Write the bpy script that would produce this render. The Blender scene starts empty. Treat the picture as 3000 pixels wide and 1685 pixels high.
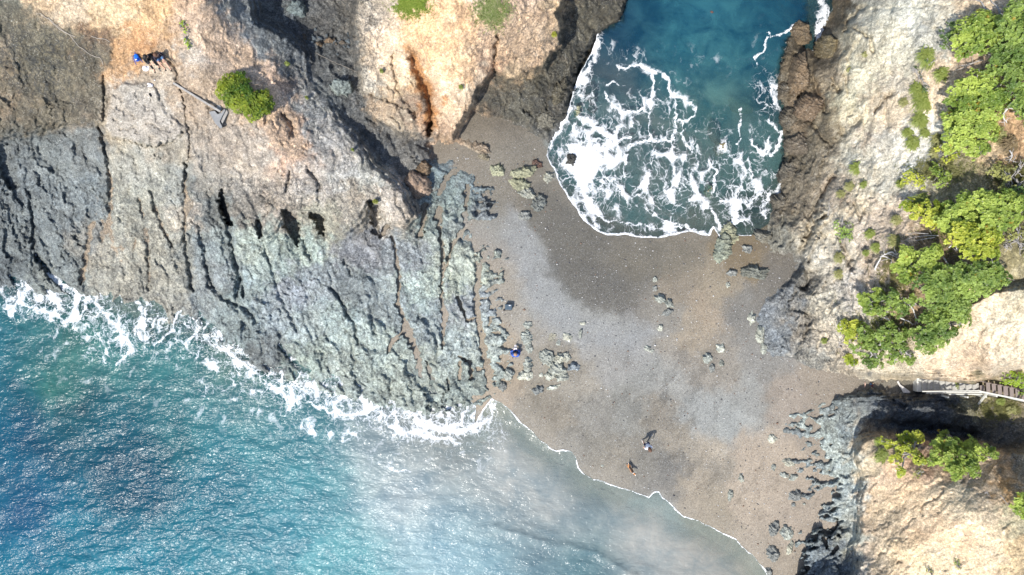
import bpy, bmesh, math, random
import numpy as np
from mathutils import Vector, Matrix

scene = bpy.context.scene
COL = scene.collection
# ------------------------------------------------------------------ camera, sky, sun, exposure
CAM_H = 42.0                 # drone height above the sea, metres
S = 0.021                    # metres per photo pixel at sea level (photo 3000 x 1685)
U0, V0 = 1500.0, 842.0
cam_d = bpy.data.cameras.new('camera'); cam = bpy.data.objects.new('camera', cam_d); COL.objects.link(cam)
cam.location = (0, 0, CAM_H); cam.rotation_euler = (0, 0, 0)
cam_d.sensor_width = 36.0; cam_d.lens = 36.0 * CAM_H / (3000 * S)
cam_d.clip_start = 0.5; cam_d.clip_end = 2000
scene.camera = cam
SUN_EL = math.radians(53)
SUN_DIR = Vector((-0.56 * math.cos(SUN_EL), -0.83 * math.cos(SUN_EL), math.sin(SUN_EL))).normalized()
world = bpy.data.worlds.new('World'); scene.world = world; world.use_nodes = True
wn = world.node_tree.nodes; wl = world.node_tree.links
for n in list(wn): wn.remove(n)
sky = wn.new('ShaderNodeTexSky'); sky.sky_type = 'NISHITA'; sky.sun_disc = False
sky.sun_elevation = SUN_EL
sky.sun_rotation = math.atan2(SUN_DIR.x, SUN_DIR.y)
bg = wn.new('ShaderNodeBackground'); bg.inputs['Strength'].default_value = 0.15
wo = wn.new('ShaderNodeOutputWorld')
wl.new(sky.outputs[0], bg.inputs[0]); wl.new(bg.outputs[0], wo.inputs[0])
sun_d = bpy.data.lights.new('sun', 'SUN'); sun_d.energy = 4.0; sun_d.angle = math.radians(0.53)
sun_d.color = (1.0, 0.955, 0.89)
sun = bpy.data.objects.new('sun', sun_d); COL.objects.link(sun)
sun.rotation_euler = SUN_DIR.to_track_quat('Z', 'Y').to_euler(); sun.location = (-30, -40, 60)
scene.view_settings.view_transform = 'Standard'; scene.view_settings.look = 'None'
scene.view_settings.gamma = 1.0; scene.view_settings.exposure = 0.83
K = 2.05                     # how bright a flat sunlit surface of albedo 1 shows at this light and exposure

# ------------------------------------------------------------------ numeric helpers
def at(u, v, z=0.0):
    """photo pixel at height z -> world point"""
    k = S * (CAM_H - z) / CAM_H
    return Vector(((u - U0) * k, -(v - V0) * k, z))

def _hash(ix, iy, seed):
    h = (ix.astype(np.int64) * 374761393 + iy.astype(np.int64) * 668265263 + seed * 974634777) & 0xffffffff
    h = ((h ^ (h >> 13)) * 1274126177) & 0xffffffff
    h = h ^ (h >> 16)
    return (h & 0xffffff).astype(np.float32) / float(0xffffff)

def perlin(x, y, seed=0):
    x = np.asarray(x, np.float32); y = np.asarray(y, np.float32)
    ix = np.floor(x); iy = np.floor(y); fx = x - ix; fy = y - iy
    ix = ix.astype(np.int64); iy = iy.astype(np.int64)
    sx = fx * fx * fx * (fx * (fx * 6 - 15) + 10); sy = fy * fy * fy * (fy * (fy * 6 - 15) + 10)
    def g(dx, dy):
        a = _hash(ix + dx, iy + dy, seed) * 6.2831853
        return np.cos(a) * (fx - dx) + np.sin(a) * (fy - dy)
    a = g(0, 0); b = g(1, 0); c = g(0, 1); d = g(1, 1)
    return ((a + (b - a) * sx) * (1 - sy) + (c + (d - c) * sx) * sy) * 1.5

def fbm(x, y, octv=5, seed=0, gain=0.5, lac=2.03):
    s = 0; a = 1.0; t = 0
    for i in range(octv):
        s = s + a * perlin(x, y, seed + i * 17); t += a; a *= gain; x = x * lac + 7.3; y = y * lac - 3.1
    return s / t

def ridged(x, y, octv=5, seed=0, gain=0.5, lac=2.03):
    s = 0; a = 1.0; t = 0; w = 1.0
    for i in range(octv):
        n = 1 - np.abs(perlin(x, y, seed + i * 17)) * 1.6
        n = np.clip(n, 0, 1) ** 2
        s = s + a * n * w; t += a; w = np.clip(n * 1.4, 0, 1); a *= gain; x = x * lac + 7.3; y = y * lac - 3.1
    return s / t

def worley(x, y, seed=0):
    ix = np.floor(x).astype(np.int64); iy = np.floor(y).astype(np.int64)
    f1 = np.full(x.shape, 9.0, np.float32); f2 = f1.copy(); idv = np.zeros(x.shape, np.float32)
    for dx in (-1, 0, 1):
        for dy in (-1, 0, 1):
            cx = ix + dx; cy = iy + dy
            px = cx + _hash(cx, cy, seed); py = cy + _hash(cx, cy, seed + 91)
            d = np.hypot(px - x, py - y)
            hid = _hash(cx, cy, seed + 7)
            n1 = d < f1
            f2 = np.where(n1, f1, np.minimum(f2, d))
            idv = np.where(n1, hid, idv)
            f1 = np.where(n1, d, f1)
    return f1, f2, idv

def facets(x, y, seed, slope=1.0):
    """broken planes: every cell is a flat face with its own height and tilt"""
    ix = np.floor(x).astype(np.int64); iy = np.floor(y).astype(np.int64)
    f1 = np.full(x.shape, 9.0, np.float32); f2 = f1.copy(); h = np.zeros(x.shape, np.float32)
    for dx in (-1, 0, 1):
        for dy in (-1, 0, 1):
            cx = ix + dx; cy = iy + dy
            ex = cx + _hash(cx, cy, seed) - x; ey = cy + _hash(cx, cy, seed + 91) - y
            d = np.hypot(ex, ey); th = _hash(cx, cy, seed + 7) * 6.283
            hh = (_hash(cx, cy, seed + 13) - .5) + slope * (np.cos(th) * ex + np.sin(th) * ey)
            n1 = d < f1
            f2 = np.where(n1, f1, np.minimum(f2, d)); h = np.where(n1, hh, h); f1 = np.where(n1, d, f1)
    e = np.clip((f2 - f1) / .12, 0, 1)
    return h * (.55 + .45 * e)

def sstep(a, b, x):
    t = np.clip((x - a) / (b - a), 0, 1); return t * t * (3 - 2 * t)

def rbf(pts, vals, qu, qv, coarse=None):
    """linear-kernel RBF through scattered points"""
    P = np.array(pts, float); F = np.array(vals, float)
    if F.ndim == 1: F = F[:, None]
    D = np.hypot(P[:, None, 0] - P[None, :, 0], P[:, None, 1] - P[None, :, 1])
    n = len(P)
    A = np.zeros((n + 1, n + 1)); A[:n, :n] = -D; A[:n, n] = 1; A[n, :n] = 1
    W = np.linalg.solve(A + np.eye(n + 1) * 1e-6, np.vstack([F, np.zeros((1, F.shape[1]))]))
    out = np.zeros((qu.size, F.shape[1]))
    q = qu.ravel(); r = qv.ravel()
    for s in range(0, q.size, 20000):
        d = np.hypot(q[s:s + 20000, None] - P[None, :, 0], r[s:s + 20000, None] - P[None, :, 1])
        out[s:s + 20000] = -d @ W[:n] + W[n]
    return out.reshape(qu.shape + (F.shape[1],)).squeeze()

class Coarse:
    """function tabulated on a coarse pixel lattice, read back bilinearly"""
    def __init__(self, fn, step=12, lo=(-1500, -1200), hi=(4500, 2900)):
        self.lo = lo; self.step = step
        a = np.arange(lo[0], hi[0] + step, step); b = np.arange(lo[1], hi[1] + step, step)
        uu, vv = np.meshgrid(a, b); self.g = np.asarray(fn(uu.astype(float), vv.astype(float)), np.float32)
    def __call__(self, u, v):
        x = np.clip((np.asarray(u, float) - self.lo[0]) / self.step, 0, self.g.shape[1] - 1.001)
        y = np.clip((np.asarray(v, float) - self.lo[1]) / self.step, 0, self.g.shape[0] - 1.001)
        ix = x.astype(int); iy = y.astype(int); fx = x - ix; fy = y - iy
        g = self.g
        if g.ndim == 3: fx = fx[..., None]; fy = fy[..., None]
        return ((g[iy, ix] * (1 - fx) + g[iy, ix + 1] * fx) * (1 - fy) + (g[iy + 1, ix] * (1 - fx) + g[iy + 1, ix + 1] * fx) * fy)

def poly_sd(poly, u, v):
    """signed distance (px), positive inside"""
    P = np.array(poly, np.float32); u = np.asarray(u, np.float32); v = np.asarray(v, np.float32)
    d = np.full(u.shape, 1e9, np.float32); ins = np.zeros(u.shape, bool)
    for i in range(len(P)):
        a = P[i]; b = P[(i + 1) % len(P)]; e = b - a
        t = np.clip(((u - a[0]) * e[0] + (v - a[1]) * e[1]) / max(1e-6, float(e @ e)), 0, 1)
        d = np.minimum(d, np.hypot(u - a[0] - t * e[0], v - a[1] - t * e[1]))
        if a[1] != b[1]:
            c = ((a[1] > v) != (b[1] > v)) & (u < (b[0] - a[0]) * (v - a[1]) / (b[1] - a[1]) + a[0])
            ins ^= c
    return np.where(ins, d, -d)

def line_d(pts, u, v):
    """distance to a polyline with per-point width; returns distance minus half width and the width"""
    d = np.full(u.shape, 1e9, np.float32)
    for i in range(len(pts) - 1):
        a = pts[i]; b = pts[i + 1]; ex = b[0] - a[0]; ey = b[1] - a[1]
        t = np.clip(((u - a[0]) * ex + (v - a[1]) * ey) / max(1e-6, ex * ex + ey * ey), 0, 1)
        w = a[2] + (b[2] - a[2]) * t
        d = np.minimum(d, np.hypot(u - a[0] - t * ex, v - a[1] - t * ey) / w)
    return d

def within(pts, u, v, pad):
    us = [p[0] for p in pts]; vs = [p[1] for p in pts]
    return (u > min(us) - pad) & (u < max(us) + pad) & (v > min(vs) - pad) & (v < max(vs) + pad)

def lin(c):
    c = np.asarray(c, float) / 255.0
    return np.where(c <= 0.04045, c / 12.92, ((c + 0.055) / 1.055) ** 2.4)

def albedo(c, k=None):
    """colour seen on a flat sunlit patch -> surface colour"""
    return np.clip(lin(c) / (k or K), 0.0, 0.82)

def soft_voronoi(ctrl, u, v, tau, k=None):
    """colour patches round control points; edges as ragged as the warped u, v"""
    P = np.array([c[:2] for c in ctrl], np.float32); Cc = albedo(np.array([c[2:5] for c in ctrl]), k).astype(np.float32)
    out = np.zeros((u.size, 3), np.float32); q = u.ravel().astype(np.float32); r = v.ravel().astype(np.float32)
    for s in range(0, q.size, 30000):
        d = np.sqrt((q[s:s + 30000, None] - P[None, :, 0]) ** 2 + (r[s:s + 30000, None] - P[None, :, 1]) ** 2)
        d -= d.min(1, keepdims=True)
        w = np.exp(-d / tau); w /= w.sum(1, keepdims=True)
        out[s:s + 30000] = w @ Cc
    return out.reshape(u.shape + (3,))

def axis(lo, hi, step, outer):
    mid = np.arange(lo, hi + step, step)
    k = []; s = step * 2; x = lo
    while x > lo - outer: x -= s; s *= 1.22; k.append(x)
    a = np.array(k[::-1])
    k = []; s = step * 2; x = mid[-1]
    while x < hi + outer: x += s; s *= 1.22; k.append(x)
    return np.concatenate([a, mid, np.array(k)])

def grid_mesh(name, uu, vv, zz, keep, attrs, mat, cols=None):
    """mesh over a pixel lattice; keep: bool per face; attrs: per-vertex floats"""
    k = S * (CAM_H - zz) / CAM_H
    co = np.stack([(uu - U0) * k, -(vv - V0) * k, zz], -1).reshape(-1, 3)
    ny, nx = uu.shape
    idx = np.arange(ny * nx).reshape(ny, nx)
    q = np.stack([idx[1:, :-1], idx[1:, 1:], idx[:-1, 1:], idx[:-1, :-1]], -1)[keep]
    used = np.zeros(ny * nx, bool); used[q.ravel()] = True
    remap = np.cumsum(used) - 1
    q = remap[q]; co = co[used]
    me = bpy.data.meshes.new(name)
    me.vertices.add(len(co)); me.vertices.foreach_set('co', co.astype(np.float32).ravel())
    me.loops.add(q.size); me.loops.foreach_set('vertex_index', q.ravel().astype(np.int32))
    me.polygons.add(len(q)); me.polygons.foreach_set('loop_start', np.arange(0, q.size, 4, dtype=np.int32))
    me.polygons.foreach_set('use_smooth', np.ones(len(q), bool))
    me.update(calc_edges=True)
    for an, arr in attrs.items():
        a = me.attributes.new(an, 'FLOAT', 'POINT'); a.data.foreach_set('value', arr.ravel()[used].astype(np.float32))
    if cols is not None:
        a = me.attributes.new('Col', 'FLOAT_COLOR', 'POINT')
        c = np.ones((used.sum(), 4), np.float32); c[:, :3] = cols.reshape(-1, 3)[used]
        a.data.foreach_set('color', c.ravel())
    me.materials.append(mat)
    ob = bpy.data.objects.new(name, me); COL.objects.link(ob)
    return ob

def struct(ob, kind='structure'):
    ob['kind'] = kind; return ob

# ------------------------------------------------------------------ node helpers
class NT:
    def __init__(self, name):
        self.m = bpy.data.materials.new(name); self.m.use_nodes = True
        self.t = self.m.node_tree; self.n = self.t.nodes; self.l = self.t.links
        for x in list(self.n): self.n.remove(x)
        self.out = self.n.new('ShaderNodeOutputMaterial')
    def add(self, typ, ins=None, **kw):
        x = self.n.new(typ)
        for k, v in kw.items(): setattr(x, k, v)
        for k, v in (ins or {}).items(): self.set(x.inputs[k], v)
        return x
    def set(self, sock, v):
        if isinstance(v, bpy.types.NodeSocket): self.l.new(v, sock)
        elif isinstance(v, bpy.types.Node): self.l.new(v.outputs[0], sock)
        else: sock.default_value = v
    def math(self, op, a, b=0.0, c=0.0, clamp=False):
        x = self.n.new('ShaderNodeMath'); x.operation = op; x.use_clamp = clamp
        self.set(x.inputs[0], a); self.set(x.inputs[1], b)
        if len(x.inputs) > 2: self.set(x.inputs[2], c)
        return x.outputs[0]
    def attr(self, name, out='Fac'):
        x = self.n.new('ShaderNodeAttribute'); x.attribute_name = name; return x.outputs[out]
    def pos(self): return self.n.new('ShaderNodeNewGeometry').outputs['Position']
    def noise(self, vec, scale, detail=4, rough=0.55, dist=0.0, out=0):
        x = self.add('ShaderNodeTexNoise', {'Vector': vec, 'Scale': scale, 'Detail': detail, 'Roughness': rough, 'Distortion': dist})
        return x.outputs[out]
    def voro(self, vec, scale, feature='F1', out='Distance', rnd=1.0):
        x = self.add('ShaderNodeTexVoronoi', None, feature=feature); self.set(x.inputs['Vector'], vec); x.inputs['Scale'].default_value = scale
        x.inputs['Randomness'].default_value = rnd
        return x.outputs[out]
    def ramp(self, fac, stops, interp='LINEAR'):
        x = self.n.new('ShaderNodeValToRGB'); self.set(x.inputs[0], fac); x.color_ramp.interpolation = interp
        e = x.color_ramp.elements
        while len(e) > 1: e.remove(e[-1])
        for i, (p, c) in enumerate(stops):
            el = e[0] if i == 0 else e.new(p)
            el.position = p; el.color = (c, c, c, 1) if isinstance(c, (int, float)) else (tuple(c) + (1,))[:4]
        return x.outputs[0]
    def mix(self, fac, a, b, blend='MIX'):
        x = self.n.new('ShaderNodeMix'); x.data_type = 'RGBA'; x.blend_type = blend; x.clamp_result = False
        self.set(x.inputs[0], fac)
        for s, v in ((x.inputs[6], a), (x.inputs[7], b)):
            self.set(s, v if isinstance(v, (bpy.types.NodeSocket, bpy.types.Node)) else (tuple(v) + (1,))[:4])
        return x.outputs[2]
    def vscale(self, vec, s):
        x = self.n.new('ShaderNodeMapping'); self.set(x.inputs['Vector'], vec); x.inputs['Scale'].default_value = s; return x.outputs[0]
    def bump(self, h, strength=0.5, dist=0.1, normal=None):
        x = self.add('ShaderNodeBump', {'Height': h, 'Strength': strength, 'Distance': dist})
        if normal is not None: self.set(x.inputs['Normal'], normal)
        return x.outputs[0]
    def principled(self, col, rough=0.8, normal=None, spec=0.3, **kw):
        x = self.n.new('ShaderNodeBsdfPrincipled')
        self.set(x.inputs['Base Color'], col if isinstance(col, (bpy.types.NodeSocket, bpy.types.Node)) else (tuple(col) + (1,))[:4])
        self.set(x.inputs['Roughness'], rough); x.inputs['Specular IOR Level'].default_value = spec
        if normal is not None: self.set(x.inputs['Normal'], normal)
        for k, v in kw.items(): self.set(x.inputs[k], v)
        return x.outputs[0]
    def done(self, sh): self.l.new(sh, self.out.inputs['Surface']); return self.m
# ------------------------------------------------------------------ the lie of the land, traced in photo pixels
SEA_SWASH = [(1390,1245),(1414,1198),(1440,1167),(1470,1180),(1500,1206),(1523,1233),(1559,1264),(1586,1292),(1629,1321),(1648,1317),(1672,1321),(1687,1339),
 (1695,1366),(1711,1389),(1738,1405),(1754,1403),(1781,1417),(1832,1432),(1902,1456),(1914,1442),(1933,1440),(1945,1460),(1969,1479),
 (2000,1510),(2047,1526),(2078,1540),(2109,1557),(2156,1577),(2172,1600),(2203,1624),(2230,1655),(2242,1667),(2252,1690)]
SEA_POLY = SEA_SWASH + [(2290,1760),(2400,1900),(2600,2600),(3000,4200),(-2600,4200),(-2600,560),(-800,620),(-40,700),(60,725),(98,722),(112,745),(190,815),
 (238,782),(262,784),(290,845),(420,800),(600,820),(760,900),(900,1000),(1100,1080),(1250,1110),(1330,1130),(1395,1190)]
COVE_SWASH = [(1751,95),(1735,150),(1700,210),(1680,262),(1672,300),(1640,365),(1618,405),(1604,432),(1600,458),(1612,478),(1625,500),(1640,540),(1655,562),(1666,583),(1686,610),
 (1709,645),(1748,676),(1779,688),(1829,688),(1879,695),(1926,697),(1984,686),(2022,677),(2057,689),(2080,690),(2090,665),(2105,690),(2130,730),(2142,735),(2150,690),(2200,690)]
COVE_POLY = COVE_SWASH + [(2330,600),(2345,400),(2330,240),(2345,190),(2395,190),(2415,120),(2452,60),(2455,-100),(2500,-1200),(1650,-1200),(1700,-100),(1760,40)]
SAND_POLY = [(1385,330),(1430,345),(1480,350),(1530,378),(1575,402),(1610,425),(1625,405),(1660,350),(1690,250),(1700,200),(1760,110),(1830,70),(1860,-50),(1870,-1000),(2330,-1000),(2350,-50),(2345,60),(2290,110),
 (2262,250),(2285,330),(2290,450),(2285,560),(2245,640),(2240,700),(2255,740),(2320,748),(2335,790),(2290,840),(2240,870),(2212,930),(2225,1000),(2245,1040),(2330,1062),(2400,1085),
 (2480,1095),(2530,1112),(2620,1114),(2690,1122),(2695,1150),(2600,1148),(2560,1138),(2450,1160),(2390,1185),(2300,1215),(2285,1262),(2330,1300),(2395,1330),(2320,1345),
 (2330,1385),(2400,1395),(2330,1430),(2330,1475),(2395,1440),(2440,1430),(2400,1480),(2390,1520),(2440,1540),(2380,1545),(2330,1600),(2340,1660),(2345,1760),
 (2500,2600),(2500,4200),(-2600,4200),(-2600,1000),(-100,930),(0,900),(100,910),(300,960),(430,1020),(560,1000),(680,1060),(780,1110),(900,1150),(1100,1200),(1250,1225),(1400,1205),
 (1452,1160),(1470,1135),(1500,1120),(1498,1062),(1480,1062),(1502,1040),(1500,990),(1485,955),(1465,940),(1474,915),(1470,872),(1450,858),(1476,840),(1478,788),(1440,775),(1428,762),(1468,755),(1467,728),(1430,722),(1422,745),(1405,728),(1390,705),(1360,700),(1385,690),(1370,650),
 (1400,660),(1440,655),(1462,630),(1445,585),(1440,545),(1410,540),(1400,510),(1340,495),(1330,460),(1290,470),(1262,425),(1290,415),(1370,440),(1420,470),(1435,450),(1390,410),(1345,400)]
SAND_Z = [(0,1685,-5),(600,1685,-4),(0,1300,-4),(500,1250,-2.4),(900,1300,-1.6),(1300,1500,-1.1),(1000,1685,-2.5),(1500,1685,-1.2),(1800,1685,-.8),(2050,1640,-.25),(-200,900,-2.5),
 (0,930,-1.0),(300,930,-.8),(600,950,-.7),(900,1150,-.6),(1200,1220,-.35),(1430,1190,0.02),(1300,1300,-.5),(1559,1264,.06),(1695,1366,.06),(1832,1432,.06),(2000,1510,.06),(2172,1600,.06),(2252,1700,.06),
 (1700,1450,-.3),(1900,1560,-.25),(1700,1000,.95),(1750,860,.9),(1655,562,.12),(1779,688,.1),(1926,697,.1),(2080,690,.12),(1604,440,.12),(1900,500,-.45),(1800,350,-.6),(1900,300,-.9),(2100,200,-1.6),(2050,0,-2.6),
 (2250,300,-.7),(2200,550,-.25),(2000,640,-.1),(2400,1110,1.3),(2640,1130,1.7),(2300,850,1.2),(2200,1450,.65),(2330,1600,.5),(1250,750,.85),(1250,950,.4),(1350,600,1.1),(1300,450,1.25),(1450,380,1.1),
 (950,900,.2),(600,700,.3),(300,750,0),(600,200,0),(2800,600,0),(2800,1500,0),(1200,200,0),(1450,900,.75),(1450,1080,.35),(1900,1150,.75),(2000,900,.95),(2600,2400,-1),(-1000,2400,-9),(2000,-900,-8),(-1500,800,-6),(1500,2400,-6)]
LOW_Z = [(0,430,3.0),(150,420,3.2),(300,420,4.2),(400,430,4.4),(500,450,4.4),(560,520,4.0),(650,700,2.2),(800,705,1.7),(900,700,1.6),(1000,720,1.4),(1100,700,1.4),(1200,700,1.3),(300,600,2.6),(450,600,2.8),
 (400,750,1.3),(400,850,.35),(150,600,1.9),(50,600,1.6),(50,740,.6),(180,790,.75),(0,830,.1),(300,855,.15),(560,850,.5),(700,900,.8),(800,850,1.0),(1000,850,.95),(1000,1000,.5),(850,1080,.15),(720,1010,.2),
 (600,930,.0),(1000,1110,.05),(1200,1000,.6),(1200,1150,.25),(1350,1000,.65),(1350,1130,.35),(1300,800,1.1),(1400,950,.75),(1330,620,1.45),(1430,640,1.3),(1280,500,1.6),(1215,450,2.2),(1100,420,2.6),(1050,330,2.9),
 (980,280,3.1),(960,200,2.7),(950,50,1.5),(870,50,1.9),(1030,60,1.5),(1270,430,1.5),(1250,370,1.6),(250,950,-.5),(450,980,-.45),(0,950,-1),
 (1400,300,2),(1450,250,2.3),(1560,250,2.4),(1600,350,1.0),(1560,330,1.5),(1650,200,1.6),(1700,100,1.3),(1700,0,2.6),(1800,0,1.5),(1790,60,.6),(1480,330,1.5),(1630,390,.2),(1500,100,3),
 (2290,100,0),(2330,80,.5),(2405,60,-.5),(2385,150,-.3),(2468,60,2.2),(2405,0,-.8),(2410,40,-.7),(2428,20,-.4),(2384,30,-.5),(2395,100,-.5),(2410,-60,-1),(2335,170,1.1),(2300,300,.3),(2350,330,1.4),(2420,200,2.6),(2500,100,5),(2600,50,6.5),(2750,50,8.5),(2900,50,10),(3000,50,11),
 (2450,350,3.4),(2550,250,5.4),(2700,250,7.5),(2900,250,9.5),(2330,450,1.1),(2420,430,2.5),(2500,450,4.2),(2600,450,5.7),(2750,450,7.5),(2950,450,9.5),(2300,600,.9),(2250,640,.5),(2370,600,1.9),
 (2450,600,4),(2550,650,5.5),(2700,650,7.5),(2950,650,10),(2330,720,1.3),(2380,720,3.2),(2450,780,4),(2550,800,5.5),(2700,850,7.5),(2900,800,9.5),(2290,860,1.6),(2350,900,1.9),(2400,900,2.9),
 (2240,900,1.4),(2450,950,3.8),(2430,1040,2.3),(2500,1060,2.9),(2600,1000,6),(2670,1128,1.6),(2860,1140,3.1),(3000,1168,4.8),(3200,1220,7),
 (2350,1210,1.1),(2450,1180,1.7),(2550,1170,2.3),(2700,1180,3.1),(2850,1190,3.4),(3000,1220,4.4),(2600,1230,2.1),(2750,1240,2.5),(2900,1255,3.3),(3000,1290,4.6),(2450,1250,1.3),(2350,1240,1.1),
 (2500,1300,1.6),(2450,1400,1.3),(2350,1330,.8),(2350,1450,.8),(2450,1500,1.3),(2400,1600,1.2),(2480,1640,1.5),(2310,1600,.7),(2400,1680,1.3),(2420,1800,4.5),
 (-1000,400,4),(-1000,800,1),(1000,-400,2),(1750,-400,4),(2600,-400,7),(3400,500,13),(3400,1250,8)]
LOW_Z += [(-400,700,1.2),(-300,850,-.5)]
# raised blocks: outline, heights, edge width, raggedness
HEAD_POLY = [(-3000,-2600),(690,-2600),(715,-50),(745,0),(760,60),(850,100),(895,150),(905,230),(960,270),(1000,350),(1058,400),(1100,480),(1150,520),(1190,560),(1222,640),(1190,672),
 (1140,665),(1112,620),(1085,600),(1060,650),(1010,690),(950,630),(900,612),(850,615),(820,655),(780,700),(700,695),(655,640),(635,560),(560,500),(500,420),(440,420),(320,395),(290,375),(200,362),
 (100,390),(0,405),(-400,430),(-3000,500)]
HEAD_Z = [(905,180,3.2),(950,270,3.3),(1000,330,3.7),(0,0,7.5),(300,0,7.8),(600,0,7),(720,20,4.3),(0,200,6),(200,200,5.6),(0,380,4.6),(200,350,4.8),(400,150,6),(420,280,5.0),(420,380,4.8),(600,200,6.2),(600,350,5.4),(800,200,4.7),(870,200,3.2),(980,350,4.1),
 (800,400,5.2),(700,550,4.2),(900,550,4.2),(1000,500,4.4),(1080,500,4.1),(1180,600,3.8),(1000,650,3.0),(800,670,3.0),(550,480,4.8),(-1000,-300,12),(400,-1000,14),(-1000,400,5)]
STACK_POLY = [(1000,-2600),(1045,-300),(1040,0),(1030,70),(1034,135),(1056,217),(1067,271),(1071,329),(1118,364),(1176,391),(1245,399),(1258,372),(1270,402),(1315,422),(1342,402),(1342,366),(1358,371),(1369,348),
 (1385,310),(1396,271),(1416,244),(1447,209),(1470,218),(1515,236),(1554,201),(1600,205),(1616,155),(1643,139),(1651,77),(1632,35),(1655,0),(1690,-300),(1750,-2600)]
STACK_Z = [(1060,150,4.6),(1110,250,4.6),(1150,350,3.9),(1240,370,3.3),(1100,50,5.6),(1180,100,6.4),(1200,250,4.9),(1260,250,4.3),(1300,200,6.2),(1300,60,7.4),(1310,400,3.1),(1350,250,5.2),(1450,100,6.4),
 (1500,60,6.9),(1600,60,6),(1640,120,4.6),(1520,200,4.2),(1450,200,4.6),(1250,0,7.5),(1400,-300,9),(1300,-2000,14)]
SLOPE_POLY = [(2445,1070),(2500,1092),(2560,1104),(2640,1106),(2700,1108),(2760,1118),(2860,1128),(2885,1120),(2925,1086),(3000,1062),(3500,1000),(4200,600),(3300,800),(2900,850),(2700,950),(2550,1000),(2470,1030)]
SLOPE_Z = [(2470,1050,2.8),(2600,1090,4.0),(2850,1110,5.5),(2750,1100,5.0),(2650,1000,6.4),(2900,1060,8),(3000,1040,9.5),(2900,900,9.6),(2550,1010,5.0),(3400,900,12)]
HILL_POLY = [(2520,1285),(2560,1278),(2620,1280),(2680,1276),(2760,1288),(2850,1302),(2950,1318),(3050,1312),(3600,1300),(5200,2600),(4800,4200),(2480,4200),(2470,1900),(2500,1685),(2515,1640),(2500,1600),(2520,1540),
 (2510,1480),(2525,1420),(2515,1380),(2500,1330)]
HILL_Z = [(2540,1290,3.7),(2530,1400,3.4),(2525,1500,3.2),(2520,1620,3.2),(2600,1350,4.7),(2700,1400,6.0),(2700,1285,4.6),(2850,1310,5.3),(2970,1350,6.2),(2600,1600,5.2),(2700,1600,6.8),(2850,1500,8.2),(3000,1650,8.4),(3000,1500,8.2),
 (3000,1420,7.6),(3400,2000,12),(2600,2200,8)]
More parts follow.
